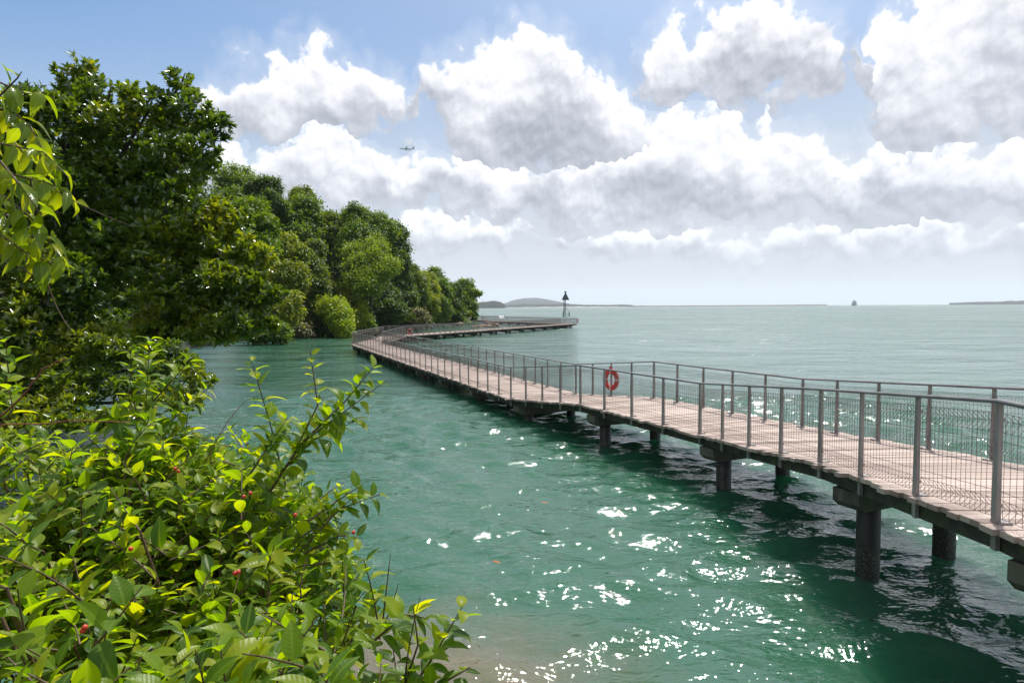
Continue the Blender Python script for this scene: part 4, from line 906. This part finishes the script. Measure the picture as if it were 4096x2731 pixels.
sprig(2, [(680, 1030, 2.45), (730, 930, 2.43), (712, 805, 2.42)], .05, .045)
sprig(2, [(640, 1090, 2.5), (720, 1010, 2.45), (820, 965, 2.42)], .07, .04)
sprig(2, [(560, 1110, 2.6), (620, 1020, 2.55), (660, 960, 2.5)], .07)
sprig(4, [(690, 1200, 2.3), (790, 1165, 2.3), (872, 1135, 2.3)], .055, .034)
sprig(4, [(700, 1270, 2.2), (780, 1230, 2.2), (830, 1235, 2.2)], .06)
sprig(4, [(680, 1300, 2.1), (770, 1290, 2.1), (835, 1300, 2.1)], .06)
sprig(6, [(860, 1470, 1.8), (930, 1410, 1.78), (985, 1420, 1.76)], .07)
sprig(7, [(940, 1590, 1.6), (1000, 1500, 1.6), (1062, 1392, 1.6)], .062, .04)
sprig(7, [(960, 1600, 1.55), (1030, 1560, 1.55), (1080, 1532, 1.55)], .045, .04)
sprig(7, [(930, 1570, 1.6), (960, 1480, 1.6), (950, 1395, 1.6)], .07, .04)
sprig(0, [(-20, 930, 2.7), (20, 860, 2.7), (12, 780, 2.65)], .07, .05); sprig(0, [(-20, 1000, 2.6), (30, 940, 2.6), (20, 890, 2.6)], .07, .05)
for i, pts in ((6, [(880, 1420, 1.9), (890, 1330, 1.9), (897, 1272, 1.9)]), (6, [(870, 1460, 1.85), (900, 1400, 1.85), (915, 1340, 1.85)]), (7, [(930, 1560, 1.6), (938, 1470, 1.6), (965, 1370, 1.6)]), (3, [(170, 1400, 1.9), (330, 1300, 1.9), (410, 1245, 1.9)])):
    p = [atp(*q) for q in pts]; plants[i].stem(bezier(*p, 7), .0028, .001)
for P in plants: P.done(M['stem'])
bm_ = MB()
def tendril(pts, r0=.0035, lv=6):
    p = [atp(*q) for q in pts]; c = []
    for a, b in zip(p[:-1], p[1:]): c += [a.lerp(b, t/5)+Vector((0, 0, random.gauss(0, .003))) for t in range(5)]
    c.append(p[-1]); mb = MB(); root = plants[3].root; mb.tube([q-plants[3].base for q in c], [r0*(1-.6*k/len(c)) for k in range(len(c))], 6); mb.build('tendril', M['redstem'], root, True)
tendril([(-30, 978, 2.5), (60, 974, 2.5), (180, 966, 2.5), (300, 968, 2.55)]); tendril([(-20, 975, 2.5), (60, 900, 2.45), (100, 845, 2.45), (150, 822, 2.45)], .004)
tendril([(470, 1060, 2.5), (520, 970, 2.5), (570, 915, 2.5)], .002)
sph = MB()
for lat in range(1, 6):
    for k in range(8): sph.v.append(np.array([[math.sin(math.pi*lat/6)*math.cos(k*math.pi/4), math.sin(math.pi*lat/6)*math.sin(k*math.pi/4), math.cos(math.pi*lat/6)]]))
sph.v.append(np.array([[0, 0, 1], [0, 0, -1]])); sph.f = [(i*8+k, i*8+8+k, i*8+8+(k+1) % 8, i*8+(k+1) % 8) for i in range(4) for k in range(8)]+[(40, k, (k+1) % 8) for k in range(8)]+[(41, 32+(k+1) % 8, 32+k) for k in range(8)]
bo = sph.build('berry', M['berry'], None, True); berry_me = bo.data; bpy.data.objects.remove(bo)
for (x, y, Y, i) in ((402, 1076, 2.30, 3), (410, 1082, 2.30, 3), (575, 1132, 2.0, 4), (540, 1316, 1.62, 5), (547, 1313, 1.62, 5), (195, 1440, 1.32, 5), (190, 1447, 1.32, 5), (678, 1182, 1.95, 4), (812, 1222, 2.0, 4), (560, 1140, 2.0, 4), (300, 1260, 1.6, 5)):
    o = link('berry', berry_me, None, plants[i].root, atp(x, y, Y)-plants[i].base); o.scale = (.0062,)*3

# branch reaching in from the left, tree itself stands beside the path
tb = Vector((-3.0, 2.6, 2.2)); T = Plant('overhanging_tree', tb, 'bright green tree branch hanging in from the left with long drooping leaves', 'tree', OVER, 300)
fork = Vector((-2.75, 2.75, 4.6)); T.stem(bezier(tb-Vector((0, 0, .3)), Vector((-3.05, 2.6, 3.6)), fork, 7), .07, .045)
def hang(pts, size=.112, step=.046, lv=True):
    p = [atp(*q) for q in pts]; T.stem(bezier(fork, fork.lerp(p[0], .5)+Vector((0, 0, .1)), p[0], 5), .012, .006); c = []
    for a, b in zip(p[:-1], p[1:]): c += [a.lerp(b, t/4) for t in range(4)]
    c.append(p[-1]); T.stem(c, .006, .0015)
    T.lv += twig_leaves(c, size, step, droop=1.6, start=.1, nvar=3, upright=-.1, tipscale=.9)
for pts in ([(-120, 170, 2.9), (0, 190, 2.85), (60, 215, 2.8), (105, 215, 2.8)], [(-120, 260, 2.9), (20, 250, 2.8), (70, 290, 2.75), (110, 370, 2.7)], [(-120, 320, 2.7), (0, 330, 2.65), (100, 350, 2.6), (160, 410, 2.6)],
            [(-120, 400, 2.6), (20, 400, 2.6), (110, 420, 2.6), (170, 450, 2.6)], [(-120, 430, 2.6), (10, 450, 2.55), (70, 500, 2.5), (140, 590, 2.5)], [(-120, 520, 2.5), (0, 540, 2.5), (60, 580, 2.5), (150, 620, 2.55)],
            [(-120, 300, 3.0), (10, 300, 2.95), (60, 360, 2.9), (80, 460, 2.85)], [(-120, 220, 2.8), (-10, 230, 2.75), (40, 180, 2.7), (50, 165, 2.7)], [(-120, 480, 2.7), (-10, 480, 2.65), (60, 520, 2.6), (60, 600, 2.6)], [(-100, 380, 2.5), (0, 370, 2.45), (50, 430, 2.45), (100, 500, 2.45)]):
    hang(pts)
T.stem(bezier(atp(100, 420, 2.6), atp(190, 480, 2.6), atp(305, 520, 2.6), 8), .0025, .001); T.lv += twig_leaves([atp(165, 460, 2.6), atp(240, 507, 2.6)], .06, .10, nvar=3)
T.stem(bezier(atp(-40, 560, 2.5), atp(50, 620, 2.5), atp(100, 645, 2.5), 8), .004, .002); T.stem(bezier(atp(105, 640, 2.6), atp(130, 720, 2.6), atp(165, 760, 2.6), 6), .003, .0015)
T.done(M['stem'])

# ------------------------------------------------------------------ rocks, driftwood, bird, stray leaves
def rock(loc, s, label, name='rock', mat='rock', group=None):
    me = bpy.data.meshes.new(name); import bmesh; b = bmesh.new(); bmesh.ops.create_icosphere(b, subdivisions=3, radius=1.0); sd = random.random()*50
    for v in b.verts:
        c = v.co; k = 1+.22*math.sin(c.x*4+sd)*math.sin(c.y*3.3+sd)+.14*math.sin(c.z*6+c.x*5+sd)+.06*math.sin(c.y*13+sd)*math.sin(c.x*11); v.co = Vector((c.x*s[0]*k, c.y*s[1]*k, max(c.z, -.6)*s[2]*k))
    b.to_mesh(me); b.free(); o = link(name, me, M[mat], None, loc); tag(o, label, 'rock', group); return o
q = at(1935, 1306, 128); rock((q.x, 128, .12), (2.6, 1.4, .3), 'flat brown reef rock awash inside the boardwalk bend')
q = at(1953, 1300, 134); rock((q.x, 134, .3), (.9, .7, .6), 'rounded darker boulder on the flat reef rock')
q = at(1972, 1304, 130); rock((q.x, 130, .2), (1.3, .9, .5), 'pale jagged rock at the end of the flat reef rock')
for k, (x, y, Y, s, lb) in enumerate([(1215, 1338, 86, (1.5, .9, .6), 'grey rock at the waterline below the pale greyish bush'), (1860, 1290, 150, (1.3, .8, .5), 'pale shore rock on the point behind the railing'), (1840, 1292, 142, (.9, .6, .45), 'small pale shore rock beside the larger one on the point'), (1885, 1291, 156, (1.0, .7, .5), 'whitish shore rock under the last tree')]):
    q = at(x, y, Y); rock((q.x, Y, .2), s, lb)
for k, (x, Y) in enumerate([(1120, 84), (1165, 88), (1265, 92), (1330, 95), (1395, 98), (1460, 104), (1560, 110), (1640, 118), (1720, 128), (1790, 138)]):
    q = at(x, 1300, Y); sx = shore_dist(np.array([q.x]), np.array([float(Y)]))[0]; z = random.uniform(.5, 1.1)
    rock((q.x, Y-1.5-max(0, 1.5+sx)*.3, -.1), (random.uniform(.8, 1.7), random.uniform(.7, 1.0), z*.6), 'dark weedy rock at the foot of the wooded slope', 'rock', 'beam', 'weedy rocks along the wooded shore')
dw = at(1865, 1285, 150); dwt = empty('driftwood', (dw.x, 150, 0), 'bleached dead branches fallen into the water beside the point', 'driftwood'); M['bleach'] = stained('bleached_wood', [(.3, (.32, .30, .27)), (.7, (.5, .48, .45))], 3, .8, .2)
for k in range(7):
    a = random.uniform(-.4, 3.4); l = random.uniform(1.5, 3.2); mb = MB(); mb.tube([(0, 0, -.2), (math.cos(a)*l*.5, random.uniform(-1, .5), .6), (math.cos(a)*l, random.uniform(-1, 1), random.uniform(.7, 1.9))], [.11, .08, .03], 6); mb.build('branch', M['bleach'], dwt, True)
# bird on the landward rail
i5 = [p for p, _ in POSTS[1] if 24 < p.y < 58]; tgt = at(1503, 1357, 46); rp = min(i5, key=lambda p: abs(at(1503, 1357, p.y).x-p.x)); bp_ = rp+Vector((0, 0, 1.115))
bird = empty('bird', bp_, 'dark long tailed bird perched on the landward handrail', 'bird'); bm1 = stained('bird_plumage', [(.3, (.012, .010, .010)), (.7, (.05, .028, .02))], 30, .6, 0)
mb = MB(); mb.tube([(.0, 0, .03), (-.03, 0, .09), (.02, 0, .16), (.09, 0, .21), (.13, 0, .25), (.17, 0, .26)], [.012, .055, .075, .058, .045, .02], 10)
mb.tube([(.17, 0, .262), (.215, 0, .256)], [.012, .003], 6); o = mb.build('body', bm1, bird, True)
mb = MB(); mb.add([(-.02, -.03, .11), (-.02, .03, .11), (-.40, .035, .40), (-.40, -.035, .40), (-.02, -.03, .09), (-.02, .03, .09), (-.39, .035, .385), (-.39, -.035, .385)], [(0, 1, 2, 3), (7, 6, 5, 4), (0, 4, 5, 1), (1, 5, 6, 2), (2, 6, 7, 3), (3, 7, 4, 0)]); mb.build('tail', bm1, bird)
for s in (-1, 1):
    mb = MB(); mb.tube([(0, s*.02, -.004), (0, s*.02, .07)], .006, 5); mb.build('leg', bm1, bird)
    mb = MB(); mb.tube([(.09, s*.055, .2), (.0, s*.07, .16), (-.12, s*.05, .15)], [.02, .035, .004], 6); mb.build('wing', bm1, bird, True)
bird.scale = (1.25,)*3
DRY = leaf_mesh('dry_leaf', .5, .3, .15, .4, M['leaf_dry'])
for (x, y, s, lb) in ((2164, 2020, .16, 'orange dead leaf floating on open water'), (1970, 2258, .15, 'small orange leaf floating closer to the shrubs')):
    d = ray(x, y); p = E0+d*(-CAMZ/d.z); o = link('floating_leaf', DRY[0], None, None, (p.x, p.y, .06)); o.scale = (s, s, s*.4); o.rotation_euler = (0, 0, random.random()*6); tag(o, lb, 'leaf')
p, n = along(9.6); q = p+n*.75; o = link('fallen_leaf', DRY[0], None, None, (q.x, q.y, q.z+.03)); o.scale = (.12, .12, .06); o.rotation_euler = (0, 0, 1.2); tag(o, 'curled orange dead leaf lying on the boardwalk planks', 'leaf')

# ------------------------------------------------------------------ humid air
def haze():
    me = bpy.data.meshes.new('haze'); S = 25500
    v = [(x, y, z) for z in (-3.5, 560) for x, y in ((-S, -S), (S, -S), (S, S), (-S, S))]
    me.from_pydata(v, [], [(0, 3, 2, 1), (4, 5, 6, 7), (0, 1, 5, 4), (1, 2, 6, 5), (2, 3, 7, 6), (3, 0, 4, 7)]); me.update()
    m = bpy.data.materials.new('humid_air'); m.use_nodes = True; nt = m.node_tree; nt.nodes.clear()
    pv = nt.nodes.new('ShaderNodeVolumePrincipled'); pv.inputs['Density'].default_value = 7e-5; pv.inputs['Color'].default_value = (.86, .91, 1, 1); pv.inputs['Anisotropy'].default_value = .2
    o_ = nt.nodes.new('ShaderNodeOutputMaterial'); nt.links.new(pv.outputs[0], o_.inputs['Volume'])
    tag(link('haze', me, m), 'thin pale humid air', 'haze', kind='stuff')
haze()
sc.cycles.use_denoising = True
sc.cycles.max_bounces = 8; sc.cycles.diffuse_bounces = 3; sc.cycles.glossy_bounces = 3; sc.cycles.transmission_bounces = 3; sc.cycles.volume_bounces = 1; sc.cycles.transparent_max_bounces = 8
sc.cycles.sample_clamp_indirect = 6.0; sc.cycles.sample_clamp_direct = 0.0; sc.cycles.caustics_reflective = False; sc.cycles.caustics_refractive = False
